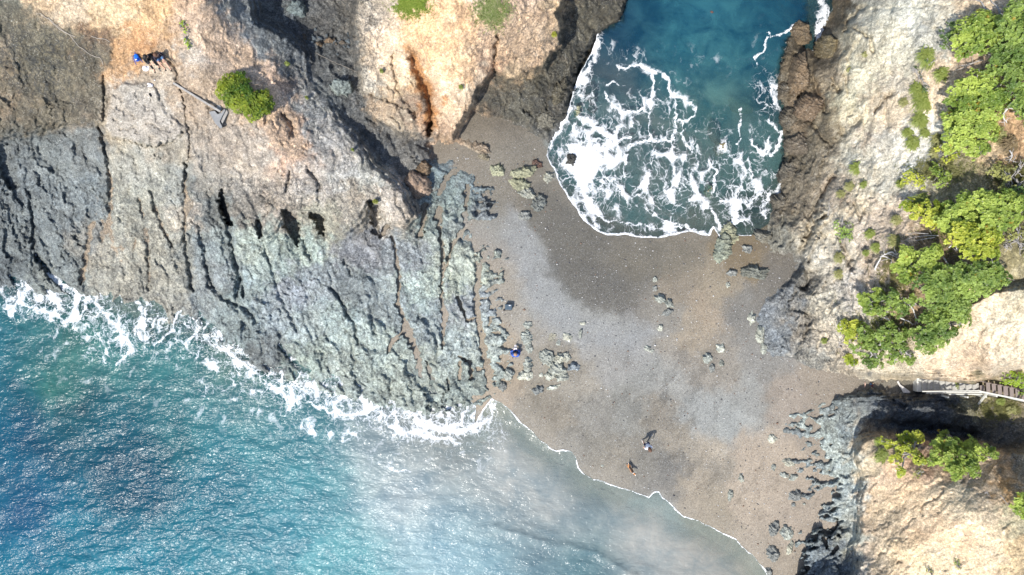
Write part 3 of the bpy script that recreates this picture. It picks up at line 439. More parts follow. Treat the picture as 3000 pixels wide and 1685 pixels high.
STAIR_A = [(2688, 1108), (2760, 1116), (2865, 1128), (2865, 1150), (2690, 1150)]
STAIR_B = [(2862, 1118), (2900, 1112), (3080, 1145), (3080, 1190), (2862, 1148)]
def rock_height(u, v):
    x = u * S; y = v * S                       # y grows downwards here, like the photo
    w1u, w1v = warp(u, v, 16, 60, 31); w2u, w2v = warp(u, v, 5, 16, 41, 3)
    uu = u + w1u + w2u; vv = v + w1v + w2v
    base = F_sand(u, v)
    H = F_low(u + w1u * .5, v + w1v * .5)
    pads = 260
    for poly, F, edge in ((HEAD_POLY, F_head, 20), (STACK_POLY, F_stack, 9), (SLOPE_POLY, F_slope, 13), (HILL_POLY, F_hill, 15)):
        P = np.array(poly)
        k = 0.35 if edge > 10 else 0.3
        sd = np.full(u.shape, -999., np.float32)
        m = (u > P[:, 0].min() - 80) & (u < P[:, 0].max() + 80) & (v > P[:, 1].min() - 80) & (v < P[:, 1].max() + 80)
        sd[m] = poly_sd(poly, (u + w1u * k + w2u * .8)[m], (v + w1v * k + w2v * .8)[m])
        w = sstep(-edge, edge, sd)
        w = w + 0.10 * np.sin(w * 12.566) * (w > 0) * (w < 1)
        Hb = F(u, v)
        H = np.where(sd > -edge, H * (1 - w) + np.maximum(Hb, H - .4) * w, H)
    amp = np.clip(F_amp(u, v), .15, 1.4)
    # jagged relief
    wx = x + w1u * S * 1.2 + w2u * S; wy = y + w1v * S * 1.2 + w2v * S
    right = sstep(1900, 2200, u)
    low_right = right * sstep(1080, 1180, v)
    a1 = strata(wx, wy, math.radians(74), 3.2, .8, 101)
    a2 = strata(wx, wy, math.radians(-38), 2.6, .75, 131) if True else 0
    a3 = strata(wx, wy, math.radians(105), 2.6, .9, 151)
    st = a1 * (1 - right) + (a3 * (1 - low_right) + a2 * low_right) * right
    lump = fbm(wx / 2.6, wy / 2.2, 4, 201)
    big = fbm(x / 6, y / 6, 3, 205)
    def rot(ang):
        c, s_ = math.cos(ang), math.sin(ang); return wx * c + wy * s_, -wx * s_ + wy * c
    ra, rb = rot(math.radians(68)); rc_, rd = rot(math.radians(-36)); re_, rf = rot(math.radians(108))
    L = 1 - right; LR = low_right * right; RR = right * (1 - low_right)
    A = ra * L + rc_ * LR + re_ * RR; B = rb * L + rd * LR + rf * RR
    j = .35 * fbm(x / .5, y / .5, 3, 261)
    fa = facets(A / 4.6 + j * .3, B / .95 + j * .4, 301, .8)
    fb = facets(A / 1.4 + j, B / .45 - j, 311, .9)
    fc = facets(A / .36 + j * 1.5, B / .22, 321, .9)
    f1, f2, cid = worley(A / 3.6 + .3 * w2u * S, B / .85 + j * .3, 221)
    g1, g2, gid = worley(A / .55, B / .34, 231)
    soft = sstep(.4, .9, amp)
    grooves = -np.exp(-(f2 - f1) / .04) * .20 * sstep(-.1, .25, fbm(x / 2, y / 2, 3, 265)) - np.exp(-(g2 - g1) / .07) * .05
    fine = fbm(wx * 2.4, wy * 2.0, 5, 241, .62)
    plm = L * sstep(420, 600, v) + (1 - L) * .7; det = fa * (.16 + .17 * plm) + fb * .22 + fc * .07 + (st - .42) * .20 + grooves * (.15 + .7 * soft * plm) + fine * .11 + lump * .26
    plain = big * .5 + lump * .3
    H = H + amp * (det - fine * .0) * .9 + plain * .35
    # fissures, caves
    for pts, dep in CRACKS:
        m = within(pts, u, v, 40)
        if not m.any(): continue
        d = line_d(pts, (u + w2u * 1.3 + w1u * .25)[m], (v + w2v * 1.3 + w1v * .25)[m])
        # a ledge: one lip stands higher than the other
        H[m] -= dep * 1.05 * np.exp(-(d ** 2) * .9)
    for pts, dep in PITS:
        m = within(pts, u, v, 60)
        if not m.any(): continue
        d = line_d(pts, (u + w2u * 1.6)[m], (v + w2v * 1.6)[m])
        H[m] -= dep * sstep(1.25, .75, d)
    # sand-filled lows on the slabs
    tan = np.zeros(u.shape, np.float32)
    fillz = F_low(u, v) + plain * .35 - .02
    fm = np.exp(-(((u - 350) / 130) ** 2 + ((v - 690) / 150) ** 2)) + .9 * np.exp(-(((u - 560) / 25) ** 2 + ((v - 600) / 60) ** 2))
    lvl = fillz - .40 + .42 * np.clip(fm, 0, 1)
    f = H < lvl
    f &= (u < 620) & (v > 440) & (v < 880) & (fm > .18)
    tan[f] = sstep(0, .04, (lvl - H)[f]); H = np.where(f, lvl - .15 * (lvl - H), H)
    # the flat cemented patch
    pd = poly_sd([(330, 262), (360, 245), (430, 250), (455, 262), (462, 290), (490, 330), (540, 378), (520, 405), (450, 430), (390, 412), (330, 402), (305, 370), (318, 320)], u + w2u * 1.5 + w1u * .3, v + w2v * 1.5 + w1v * .3)
    w = sstep(-6, 6, pd); flat = F_head(u, v) + .22 + .05 * fbm(x * 1.2, y * 1.2, 4, 333)
    pit = fbm(x * 1.1 + 4, y * 1.6, 4, 335)
    H = H * (1 - w) + w * (flat - .10 * sstep(.12, .2, pit))
    # bed of the stairs
    for q, p0, p1 in ((STAIR_A, (2690, 1.75), (2860, 3.15)), (STAIR_B, (2860, 3.15), (3060, 5.0))):
        m = within(q, u, v, 30)
        pd = poly_sd(q, u[m], v[m]); zz = p0[1] + (u[m] - p0[0]) / (p1[0] - p0[0]) * (p1[1] - p0[1])
        w = sstep(-7, 2, pd); H[m] = np.where(w > 0, H[m] * (1 - w) + np.minimum(H[m], zz) * w, H[m])
    # meet the sand
    near = within(SAND_POLY, u, v, 400)
    sd = -poly_sd(SAND_POLY, u + w2u * 1.5 + w1u * .22, v + w2v * 1.5 + w1v * .22)
    brk = np.clip(sstep(2270, 2330, u) * sstep(2500, 2440, u) * sstep(1165, 1200, v) + sstep(1200, 1300, u) * sstep(1520, 1490, u) * sstep(1030, 1090, v) * sstep(1240, 1200, v) + sstep(1370, 1400, u) * sstep(1520, 1490, u) * sstep(480, 560, v) * sstep(1100, 1050, v), 0, 1)
    sd = sd + brk * (75 * fbm(u / 26 + v / 90, v / 17, 3, 411) - 12)
    ramp = sstep(-4, 24, sd)
    rise = np.maximum(H, base + .10 + .25 * np.clip(det + .3, 0, 1) * np.clip(sd / 30, 0, 1))
    H = np.where(sd > -4, (base - .06) * (1 - ramp) + rise * ramp, base - .06 + .02 * np.maximum(sd, -40))
    # sand-filled channels
    for pts, dep in SANDY:
        m = within(pts, u, v, 40)
        d = line_d(pts, (u + w2u * 1.2 + w1u * .1)[m], (v + w2v * 1.2 + w1v * .1)[m])
        d = d * (1 + .9 * fbm(u[m] / 22, v[m] / 22, 3, 391)) + .15
        w = sstep(1.1, .6, d)
        H[m] = H[m] * (1 - w) + (base[m] - .25) * w
    return H, tan, cid, gid

for pts, d in SANDY:     # the sand itself must lie just under the rock along these channels
    pass
F_chan_pts = [(p[0], p[1]) for pts, d in SANDY for p in pts]

def sand_full(u, v):
    z = sand_height(u, v)
    low = F_low(u, v)
    for pts, dep in SANDY:
        m = within(pts, u, v, 60)
        if not m.any(): continue
        d = line_d(pts, u[m], v[m])
        w = sstep(3.2, 1.6, d)
        z[m] = np.maximum(z[m], z[m] * (1 - w) + (low[m] - .30) * w)
    return z

STEP = 2.7
ua = axis(-50, 3050, STEP, 1400); va = axis(-50, 1735, STEP, 1200)
UU, VV = np.meshgrid(ua, va)
ROCK, TAN, CID, GID = rock_height(UU, VV)
ua2 = axis(-50, 3050, 6.0, 1400); va2 = axis(-50, 1735, 6.0, 1200)
U2, V2 = np.meshgrid(ua2, va2)
SAND = sand_full(U2, V2)

def bil(ax_u, ax_v, g, u, v):
    i = np.clip(np.searchsorted(ax_u, u) - 1, 0, len(ax_u) - 2); j = np.clip(np.searchsorted(ax_v, v) - 1, 0, len(ax_v) - 2)
    fx = np.clip((u - ax_u[i]) / (ax_u[i + 1] - ax_u[i]), 0, 1); fy = np.clip((v - ax_v[j]) / (ax_v[j + 1] - ax_v[j]), 0, 1)
    return (g[j, i] * (1 - fx) + g[j, i + 1] * fx) * (1 - fy) + (g[j + 1, i] * (1 - fx) + g[j + 1, i + 1] * fx) * fy
def ground_z(u, v):
    return float(max(bil(ua, va, ROCK, u, v), bil(ua2, va2, SAND, u, v)))
def on_ground(u, v, dz=0.0):
    return at(u, v, ground_z(u, v) + dz)

# ------------------------------------------------------------------ rock and sand materials
def tint_rock(nt, col, pos, wet=None):
    n1 = nt.noise(pos, 1.3, 6, .62); n2 = nt.noise(pos, 7.0, 5, .6); n3 = nt.noise(pos, 15.0, 3, .7)
    val = nt.math('MULTIPLY', nt.ramp(n1, [(.25, .66), (.5, .98), (.75, 1.34)]), nt.ramp(n2, [(.28, .5), (.42, .85), (.55, 1.05), (.72, 1.6)]))
    val = nt.math('MULTIPLY', val, nt.ramp(n3, [(.3, .6), (.5, 1.0), (.7, 1.5)]))
    warm = nt.mix(nt.noise(pos, .9, 5, .6), (1.10, 1.02, .86), (.93, 1.01, 1.06))
    c = nt.mix(1.0, col, warm, 'MULTIPLY')
    c = nt.mix(1.0, c, nt.add('ShaderNodeCombineColor', {0: val, 1: val, 2: val}).outputs[0], 'MULTIPLY')
    wz = nt.add('ShaderNodeTexNoise', {'Vector': pos, 'Scale': 2.2, 'Detail': 4, 'Roughness': .6})
    wq = nt.add('ShaderNodeVectorMath', None, operation='SCALE'); nt.set(wq.inputs[0], wz.outputs['Color']); wq.inputs['Scale'].default_value = .7
    wp = nt.add('ShaderNodeVectorMath', None, operation='ADD'); nt.set(wp.inputs[0], pos); nt.set(wp.inputs[1], wq.outputs[0])
    v1 = nt.voro(nt.vscale(wp.outputs[0], (1.0, .55, 1.0)), 1.7, 'DISTANCE_TO_EDGE'); v2 = nt.voro(nt.vscale(wp.outputs[0], (1.0, .7, 1.0)), 4.6, 'DISTANCE_TO_EDGE')
    crk = nt.math('MAXIMUM', nt.ramp(v1, [(0, 1), (.022, .8), (.05, 0)]), nt.math('MULTIPLY', nt.ramp(v2, [(0, 1), (.04, .7), (.10, 0)]), nt.ramp(nt.noise(pos, 1.1, 3, .5), [(.42, 0), (.6, .8)])))
    crk = nt.math('MULTIPLY', crk, nt.attr('stain'), clamp=True)
    c = nt.mix(nt.math('MULTIPLY', crk, .62), c, (.05, .055, .058))
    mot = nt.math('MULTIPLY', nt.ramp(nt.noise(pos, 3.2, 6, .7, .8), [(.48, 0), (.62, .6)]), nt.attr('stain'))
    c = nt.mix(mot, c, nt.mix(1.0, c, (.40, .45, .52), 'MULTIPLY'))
    # pale crusts and dark stains
    v = nt.voro(pos, 9.0)
    crust = nt.math('MULTIPLY', nt.ramp(nt.noise(pos, 15.0, 4, .7), [(.56, 0), (.66, 1)]), nt.ramp(nt.noise(pos, 1.7, 3, .5), [(.42, 0), (.62, .55)]))
    c = nt.mix(crust, c, (.42, .42, .38))
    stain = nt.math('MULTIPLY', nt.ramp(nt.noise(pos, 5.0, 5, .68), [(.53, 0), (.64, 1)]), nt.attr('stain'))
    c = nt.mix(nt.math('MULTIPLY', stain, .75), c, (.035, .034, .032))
    return c, n2, crk

def rock_material(name, objspace=False):
    nt = NT(name)
    pos = nt.pos()
    col = nt.attr('Col', 'Color')
    c, n2, crk = tint_rock(nt, col, pos)
    h = nt.math('ADD', nt.math('MULTIPLY', nt.noise(pos, 5.5, 8, .65), 1.0), nt.math('MULTIPLY', nt.noise(pos, 13.0, 4, .7), .5))
    h = nt.math('SUBTRACT', h, nt.math('MULTIPLY', crk, .5))
    nrm = nt.bump(h, .8, .10)
    return nt.done(nt.principled(c, .82, nrm, .25))
M_ROCK = rock_material('weathered_rock')

def sand_material():
    nt = NT('dark_beach_sand'); pos = nt.pos(); col = nt.attr('Col', 'Color')
    g = nt.attr('grit')
    n1 = nt.noise(pos, 1.1, 6, .6); n2 = nt.noise(pos, 11.0, 4, .7); n3 = nt.noise(pos, 26.0, 2, .7)
    val = nt.math('MULTIPLY', nt.ramp(n1, [(.25, .88), (.75, 1.12)]), nt.ramp(n2, [(.3, .70), (.7, 1.30)]))
    val = nt.math('MULTIPLY', val, nt.ramp(n3, [(.3, .78), (.7, 1.24)]))
    c = nt.mix(1.0, col, nt.add('ShaderNodeCombineColor', {0: val, 1: val, 2: val}).outputs[0], 'MULTIPLY')
    # shell grit and pebbles
    vp = nt.add('ShaderNodeTexVoronoi', None, feature='F1'); nt.set(vp.inputs['Vector'], pos); vp.inputs['Scale'].default_value = 19.0
    rnd = nt.add('ShaderNodeSeparateColor', {0: vp.outputs['Color']})
    dot = nt.math('LESS_THAN', vp.outputs['Distance'], .36)
    pale = nt.math('MULTIPLY', nt.math('MULTIPLY', dot, nt.math('GREATER_THAN', rnd.outputs[0], nt.math('SUBTRACT', .97, nt.math('MULTIPLY', g, .30)))), .34)
    dark = nt.math('MULTIPLY', nt.math('MULTIPLY', dot, nt.math('GREATER_THAN', rnd.outputs[1], nt.math('SUBTRACT', .96, nt.math('MULTIPLY', g, .35)))), .6)
    c = nt.mix(pale, c, (.40, .41, .41)); c = nt.mix(dark, c, (.06, .06, .062))
    h = nt.math('ADD', nt.math('MULTIPLY', n2, .6), nt.math('MULTIPLY', n3, .5))
    # trodden hollows
    fv = nt.voro(pos, 2.3)
    foot = nt.math('MULTIPLY', nt.ramp(fv, [(.15, 1), (.27, 0)]), nt.math('MULTIPLY', nt.attr('trod'), nt.ramp(nt.noise(pos, 1.9, 2), [(.45, 0), (.55, 1)])))
    h = nt.math('SUBTRACT', h, nt.math('MULTIPLY', foot, 1.6))
    c = nt.mix(nt.math('MULTIPLY', foot, .75), c, (.10, .075, .055))
    nrm = nt.bump(h, .55, .05)
    return nt.done(nt.principled(c, nt.attr('rough'), nrm, .25))
M_SAND = sand_material()

# ------------------------------------------------------------------ sand
w1u, w1v = warp(U2, V2, 30, 110, 61); w2u, w2v = warp(U2, V2, 22, 36, 63, 4)
sc = soft_voronoi(SAND_C, U2 + w1u + w2u, V2 + w1v + w2v, 15.0)
# rain-like rills running down to the swash
st = ridged((U2 * .8 + V2 * .6) / 34 + w2u / 30, (V2 * .8 - U2 * .6) / 260, 3, 71)
band = np.exp(-((poly_sd(SEA_SWASH + [(2252, 2600), (1390, 2600)], U2, V2) + 130) / 110) ** 2)
sc *= (1 - .22 * band * (st > .45) * sstep(.45, .7, st))[..., None]
st2 = ridged((U2 + .2 * V2) / 60 + w2u / 40, (V2 - .2 * U2) / 420, 3, 73)
wedge = np.exp(-(((U2 - 1960) / 280) ** 2 + ((V2 - 1140) / 160) ** 2))
sc = sc * (1 - .28 * wedge * sstep(.4, .6, st2))[..., None]
def paint(base, poly, col, edge, k, u, v, kk=None, var=.35):
    m = within(poly, u, v, 60)
    sd = poly_sd(poly, u[m], v[m]); w = sstep(-edge, edge, sd) * k
    w = w * np.clip(1 + var * 2.2 * fbm(u[m] / 45, v[m] / 45, 4, int(poly[0][0]) + 7), 0, 1.1); w = np.clip(w, 0, 1)[..., None]
    base[m] = base[m] * (1 - w) + albedo(col, kk) * w
sc = sc * 1.06
a_, b_ = U2 + w1u * .25 + w2u * .5, V2 + w1v * .25 + w2v * .5
paint(sc, [(1490, 600), (1540, 640), (1570, 690), (1600, 750), (1625, 820), (1660, 880), (1720, 925), (1790, 950), (1900, 940), (1950, 980), (1850, 1020), (1700, 1010), (1600, 960), (1540, 880), (1510, 780), (1480, 690)], [168, 168, 167], 26, .75, a_, b_)
paint(sc, [(1535, 640), (1575, 690), (1612, 727), (1640, 780), (1657, 825), (1680, 865), (1712, 893), (1775, 915), (1850, 900), (1900, 850), (1940, 790), (1960, 720), (1900, 690), (1750, 690), (1660, 600), (1600, 520), (1540, 560)], [128, 122, 112], 14, .75, a_, b_, None, .2)
paint(sc, [(1800, 700), (2000, 690), (2060, 730), (1980, 800), (1860, 820), (1780, 760)], [143, 133, 116], 40, .7, a_, b_)
grit = np.clip(.35 + np.exp(-(((U2 - 1700) / 260) ** 2 + ((V2 - 900) / 130) ** 2)) * .9 + np.exp(-(((U2 - 1900) / 300) ** 2 + ((V2 - 1330) / 60) ** 2)) * .9 + fbm(U2 / 120, V2 / 120, 3, 81) * .8 + wedge * .5, 0, 1.2)
trod = np.clip(np.exp(-(((U2 - 2350) / 260) ** 2 + ((V2 - 1130) / 30) ** 2)) * 1.2 + np.exp(-(((U2 - 2560) / 90) ** 2 + ((V2 - 1130) / 25) ** 2)) + np.exp(-(((U2 - 1950) / 60) ** 2 + ((V2 - 1180) / 60) ** 2)) + .55 * np.exp(-(((U2 - 1850) / 200) ** 2 + ((V2 - 1080) / 18) ** 2)), 0, 1)
dsea = poly_sd(SEA_POLY, U2, V2); dcove = poly_sd(COVE_POLY, U2, V2); dsh = np.maximum(dsea, dcove)
wet = sstep(-90, -5, dsh)
rough = .9 - .35 * wet
sc = sc * np.array([.965, .99, .97]); sl = sc.mean(-1, keepdims=True); sc = sc * .82 + sl * .18 * np.array([1.02, 1.0, .96])
fs = SAND > -12
struct(grid_mesh('beach', U2, V2, SAND, np.ones((U2.shape[0] - 1, U2.shape[1] - 1), bool), {'grit': grit, 'trod': trod, 'rough': rough}, M_SAND, sc))

# ------------------------------------------------------------------ rock
w1u, w1v = warp(UU, VV, 16, 60, 31); w2u, w2v = warp(UU, VV, 9, 20, 43, 4)
w3u, w3v = warp(UU, VV, 40, 30, 47, 5)
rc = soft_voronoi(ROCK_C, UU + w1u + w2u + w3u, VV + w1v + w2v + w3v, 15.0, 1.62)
rc = rc * np.where((UU > 300) & (UU < 1520) & (VV > 560), 1, 1)[..., None] 
lum = rc.mean(-1, keepdims=True); gz = np.clip(sstep(1560, 1480, UU) * sstep(390, 620, VV + w1v * 3) + sstep(2180, 2230, UU) * sstep(1130, 1190, VV) * sstep(2560, 2500, UU + w3u) * .55, 0, 1)[..., None]
rc = rc * (1 - gz) + gz * ((rc * .62 + lum * .38 * np.array([.99, 1.01, 1.0])) * 1.33 * np.array([.99, 1.01, .99]))
hi = sstep(.24, .34, lum)
rc = rc * (1 - .16 * hi) + lum * .16 * hi * np.array([1.05, 1.0, .9]); rc = rc * (1 - .04 * hi)
pu, pv = UU + w1u * .6 + w2u * .8 + w3u * .25, VV + w1v * .6 + w2v * .8 + w3v * .25
paint(rc, [(-600, 10), (60, 8), (110, 35), (170, 75), (240, 105), (320, 125), (330, 155), (300, 200), (312, 300), (300, 365), (200, 370), (110, 400), (-600, 420)], [114, 108, 94], 20, .75, pu, pv, 1.6)
paint(rc, [(-600, 420), (110, 402), (200, 374), (290, 378), (322, 480), (325, 600), (300, 700), (255, 760), (240, 850), (180, 830), (100, 745), (-600, 700)], [128, 134, 136], 20, .6, pu, pv, 1.6, .4)
paint(rc, [(330, 410), (540, 400), (560, 560), (570, 860), (300, 860), (260, 760), (330, 640)], [168, 164, 152], 10, .5, pu, pv, 1.6)
paint(rc, [(555, 110), (640, 60), (700, 120), (760, 190), (810, 260), (850, 330), (900, 440), (860, 470), (800, 420), (760, 330), (700, 200), (620, 180)], [238, 206, 176], 14, .7, pu, pv, 1.75)
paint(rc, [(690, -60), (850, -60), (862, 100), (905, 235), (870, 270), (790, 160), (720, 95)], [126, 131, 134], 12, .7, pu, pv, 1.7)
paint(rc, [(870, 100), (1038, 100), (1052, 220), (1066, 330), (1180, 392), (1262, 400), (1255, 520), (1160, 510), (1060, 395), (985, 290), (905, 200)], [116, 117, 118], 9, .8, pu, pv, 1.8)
paint(rc, [(1400, 285), (1450, 215), (1515, 240), (1600, 210), (1655, 90), (1660, -60), (1860, -60), (1845, 60), (1745, 110), (1695, 200), (1655, 350), (1590, 410), (1480, 345)], [100, 96, 86], 8, .8, pu, pv, 1.8)
paint(rc, [(1185, 50), (1330, -40), (1410, 60), (1390, 250), (1300, 230), (1235, 170), (1150, 130)], [250, 204, 158], 14, .75, pu, pv, 1.75)
paint(rc, [(1085, 90), (1170, 60), (1200, 180), (1170, 250), (1100, 230), (1065, 160)], [238, 208, 176], 14, .5, pu, pv, 1.75)
paint(rc, [(1175, 130), (1200, 120), (1250, 230), (1282, 385), (1258, 385), (1236, 280)], [200, 144, 92], 6, .8, pu, pv, 1.7)
paint(rc, [(1420, 20), (1640, 20), (1640, 120), (1560, 180), (1450, 170)], [236, 202, 168], 14, .5, pu, pv, 1.75)
paint(rc, [(2550, 1420), (2720, 1400), (2860, 1430), (2950, 1560), (2900, 1760), (2560, 1760), (2560, 1560)], [248, 222, 186], 25, .5, pu, pv, 1.75)
paint(rc, [(2290, 90), (2460, -40), (2470, 90), (2420, 260), (2440, 400), (2400, 560), (2330, 660), (2260, 660), (2285, 450)], [112, 103, 88], 12, .55, pu, pv, 1.75)
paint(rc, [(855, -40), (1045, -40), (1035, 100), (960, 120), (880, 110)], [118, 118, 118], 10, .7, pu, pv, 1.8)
rc = rc * (1 + .22 * (CID - .5) + .22 * (GID - .5))[..., None]
rc = rc * (1 - TAN[..., None]) + TAN[..., None] * albedo([184, 166, 146])
w = sstep(-4, 6, poly_sd([(330, 262), (360, 245), (430, 250), (455, 262), (462, 290), (490, 330), (540, 378), (520, 405), (450, 430), (390, 412), (330, 402), (305, 370), (318, 320)], UU + w2u, VV + w2v))[..., None]
rc = rc * (1 - w * .75) + w * .75 * albedo([205, 196, 186])
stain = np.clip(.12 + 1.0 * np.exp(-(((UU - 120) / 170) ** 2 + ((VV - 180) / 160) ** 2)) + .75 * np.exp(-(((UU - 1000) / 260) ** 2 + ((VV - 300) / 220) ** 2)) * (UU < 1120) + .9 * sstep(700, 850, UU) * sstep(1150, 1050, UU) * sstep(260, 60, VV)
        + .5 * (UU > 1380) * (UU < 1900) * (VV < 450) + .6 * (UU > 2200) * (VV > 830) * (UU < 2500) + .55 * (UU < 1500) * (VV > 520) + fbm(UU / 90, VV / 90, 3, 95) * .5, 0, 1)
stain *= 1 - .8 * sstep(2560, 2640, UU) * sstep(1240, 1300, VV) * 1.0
sandz = bil(ua2, va2, SAND, UU, VV)
vis = ROCK > sandz - .12
keep_all = vis[1:, 1:] | vis[:-1, 1:] | vis[1:, :-1] | vis[:-1, :-1]
uc = (UU[1:, 1:] + UU[:-1, :-1]) / 2; vc = (VV[1:, 1:] + VV[:-1, :-1]) / 2
inhead = poly_sd(HEAD_POLY, uc, vc) > 0; instack = poly_sd(STACK_POLY, uc, vc) > 0; inhill = poly_sd(HILL_POLY, uc, vc) > 0
west = (uc < 1380) | ((uc < 1500) & (vc > 600)); 
darkrock = (uc > 1380) & (uc < 1950) & (vc < 600) & ~instack & ~inhead
east = ~(inhead | instack | inhill | darkrock) & (uc >= 1500)
cliff = east & (vc < 1128 + 0 * uc) & ~((uc > 2690) & (vc > 1112 + (uc - 2700) * .08) & (uc < 9000))
south = east & ~cliff
plat = ~(inhead | instack | inhill | darkrock | east)
for nm, msk in (('rocky_headland', inhead), ('sandstone_outcrop', instack), ('rock_platform', plat), ('wave_cut_rock', darkrock), ('pale_cliff', cliff), ('gully_rock', south), ('ochre_hill', inhill)):
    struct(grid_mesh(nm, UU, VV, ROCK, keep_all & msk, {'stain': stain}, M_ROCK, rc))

# ------------------------------------------------------------------ water
def water_material(name, fs):
    nt = NT(name); pos = nt.pos(); col = nt.attr('Col', 'Color')
    foam_d = nt.attr('foam'); lace_d = nt.attr('lace'); op = nt.attr('opacity'); edge = nt.attr('edge'); rip = nt.attr('ripple')
    wn_ = nt.add('ShaderNodeTexNoise', {'Vector': pos, 'Scale': .8, 'Detail': 3, 'Roughness': .5})
    wv = nt.add('ShaderNodeVectorMath', None, operation='SUBTRACT'); nt.set(wv.inputs[0], wn_.outputs['Color']); wv.inputs[1].default_value = (.5, .5, .5)
    ws = nt.add('ShaderNodeVectorMath', None, operation='SCALE'); nt.set(ws.inputs[0], wv.outputs[0]); ws.inputs['Scale'].default_value = 1.4
    wa = nt.add('ShaderNodeVectorMath', None, operation='ADD'); nt.set(wa.inputs[0], pos); nt.set(wa.inputs[1], ws.outputs[0])
    j2 = nt.add('ShaderNodeTexNoise', {'Vector': pos, 'Scale': 4.5, 'Detail': 3, 'Roughness': .6})
    jv = nt.add('ShaderNodeVectorMath', None, operation='SUBTRACT'); nt.set(jv.inputs[0], j2.outputs['Color']); jv.inputs[1].default_value = (.5, .5, .5)
    js = nt.add('ShaderNodeVectorMath', None, operation='SCALE'); nt.set(js.inputs[0], jv.outputs[0]); js.inputs['Scale'].default_value = .34
    ja = nt.add('ShaderNodeVectorMath', None, operation='ADD'); nt.set(ja.inputs[0], wa.outputs[0]); nt.set(ja.inputs[1], js.outputs[0])
    flat = nt.vscale(ja.outputs[0], (1.15, .80, 0.0))
    c1 = nt.voro(flat, 1.15 * fs); c2 = nt.voro(flat, 2.9 * fs); c3 = nt.voro(flat, 7.5 * fs); e1 = nt.voro(flat, 1.6 * fs, 'DISTANCE_TO_EDGE')
    fn = nt.noise(ja.outputs[0], 4.0 * fs, 6, .7); fn2 = nt.noise(wa.outputs[0], .7 * fs, 3, .6); fn3 = nt.noise(ja.outputs[0], 14.0, 4, .7)
    dn = nt.math('ADD', nt.math('ADD', lace_d, .02 if fs > 1.5 else -.05), nt.math('MULTIPLY', nt.math('SUBTRACT', fn2, .5), 1.0))
    dn = nt.math('ADD', dn, nt.math('MULTIPLY', nt.math('SUBTRACT', fn, .5), .7))
    dn = nt.math('ADD', dn, nt.math('MULTIPLY', foam_d, .22))
    def holes(c, t0, k, soft):
        return nt.math('DIVIDE', nt.math('SUBTRACT', c, nt.math('SUBTRACT', t0, nt.math('MULTIPLY', dn, k))), soft, clamp=True)
    fil = nt.math('DIVIDE', nt.math('SUBTRACT', nt.math('MULTIPLY', dn, .13), e1), .045, clamp=True)
    m = nt.math('MAXIMUM', nt.math('MAXIMUM', holes(c1, .83, .62, .20), nt.math('MULTIPLY', holes(c2, .92, .70, .28), .9)), nt.math('MULTIPLY', fil, .8))
    m = nt.math('MAXIMUM', m, nt.math('MULTIPLY', holes(c3, 1.02, .62, .35), .6))
    m = nt.math('MULTIPLY', m, nt.ramp(fn3, [(.30, .42), (.60, 1.0)]))
    m = nt.math('MULTIPLY', m, nt.math('MULTIPLY', nt.math('SUBTRACT', lace_d, .03), 6.0, clamp=True))
    thick = nt.math('ADD', foam_d, nt.math('ADD', nt.math('MULTIPLY', nt.math('SUBTRACT', fn, .5), 1.6), nt.math('MULTIPLY', nt.math('SUBTRACT', fn2, .5), .9)))
    thick = nt.ramp(thick, [(.58, 0), (.76, .45), (.93, .85), (1.08, 1)])
    fm = nt.math('MAXIMUM', m, nt.math('MULTIPLY', thick, nt.math('MULTIPLY', foam_d, 8.0, clamp=True)))
    fm = nt.math('MULTIPLY', nt.math('POWER', fm, 1.25), .95)
    # ripples
    r1 = nt.noise(nt.vscale(pos, (1.0, 1.5, 1)), 3.4, 2, .5, .9)
    rot = nt.add('ShaderNodeMapping', {'Vector': pos}); rot.inputs['Rotation'].default_value = (0, 0, math.radians(28)); rot.inputs['Scale'].default_value = (.8, 2.0, 1)
    r2 = nt.noise(rot.outputs[0], 3.0, 2, .5, .8)
    r3 = nt.noise(rot.outputs[0], .7, 3, .5, .5)
    h = nt.math('ADD', nt.math('ADD', nt.math('MULTIPLY', r1, .42), nt.math('MULTIPLY', r2, .34)), nt.math('MULTIPLY', r3, 1.7))
    h = nt.math('MULTIPLY', h, rip)
    nrm = nt.bump(h, 1.0, .115)
    c = nt.mix(nt.ramp(nt.noise(pos, .55, 6, .65, .6), [(.36, 0), (.64, 1)]), nt.mix(1.0, col, (.70, .80, .84) if fs > 1.5 else (.42, .62, .72), 'MULTIPLY'), nt.mix(1.0, col, (1.18, 1.16, 1.10) if fs > 1.5 else (1.7, 1.35, 1.15), 'MULTIPLY'))
    nrm2 = nt.bump(h, 1.0, .055); body = nt.principled(c, .4, nrm2, 0.0); nb = body.node; nb.inputs['IOR'].default_value = 1.34
    nb.inputs['Coat Weight'].default_value = .55; nb.inputs['Coat Roughness'].default_value = .26; nb.inputs['Coat IOR'].default_value = 1.34; nt.set(nb.inputs['Coat Normal'], nrm)
    tr = nt.add('ShaderNodeBsdfTransparent', {'Color': (.80, .93, .95, 1) if fs > 1.5 else (.60, .84, .87, 1)})
    gl = nt.add('ShaderNodeBsdfGlossy', {'Roughness': .17, 'Normal': nrm})
    fr = nt.add('ShaderNodeFresnel', {'IOR': 1.34, 'Normal': nrm})
    clear = nt.add('ShaderNodeMixShader', {0: fr.outputs[0], 1: tr.outputs[0], 2: gl.outputs[0]})
    wat = nt.add('ShaderNodeMixShader', {0: op, 1: clear.outputs[0], 2: body})
    fh = nt.bump(nt.math('ADD', fn, nt.math('MULTIPLY', fm, .8)), .6, .06)
    foam = nt.principled((.80, .82, .83), .7, fh, .3)
    a = nt.add('ShaderNodeMixShader', {0: fm, 1: wat.outputs[0], 2: foam})
    cut = nt.add('ShaderNodeBsdfTransparent', {'Color': (1, 1, 1, 1)})
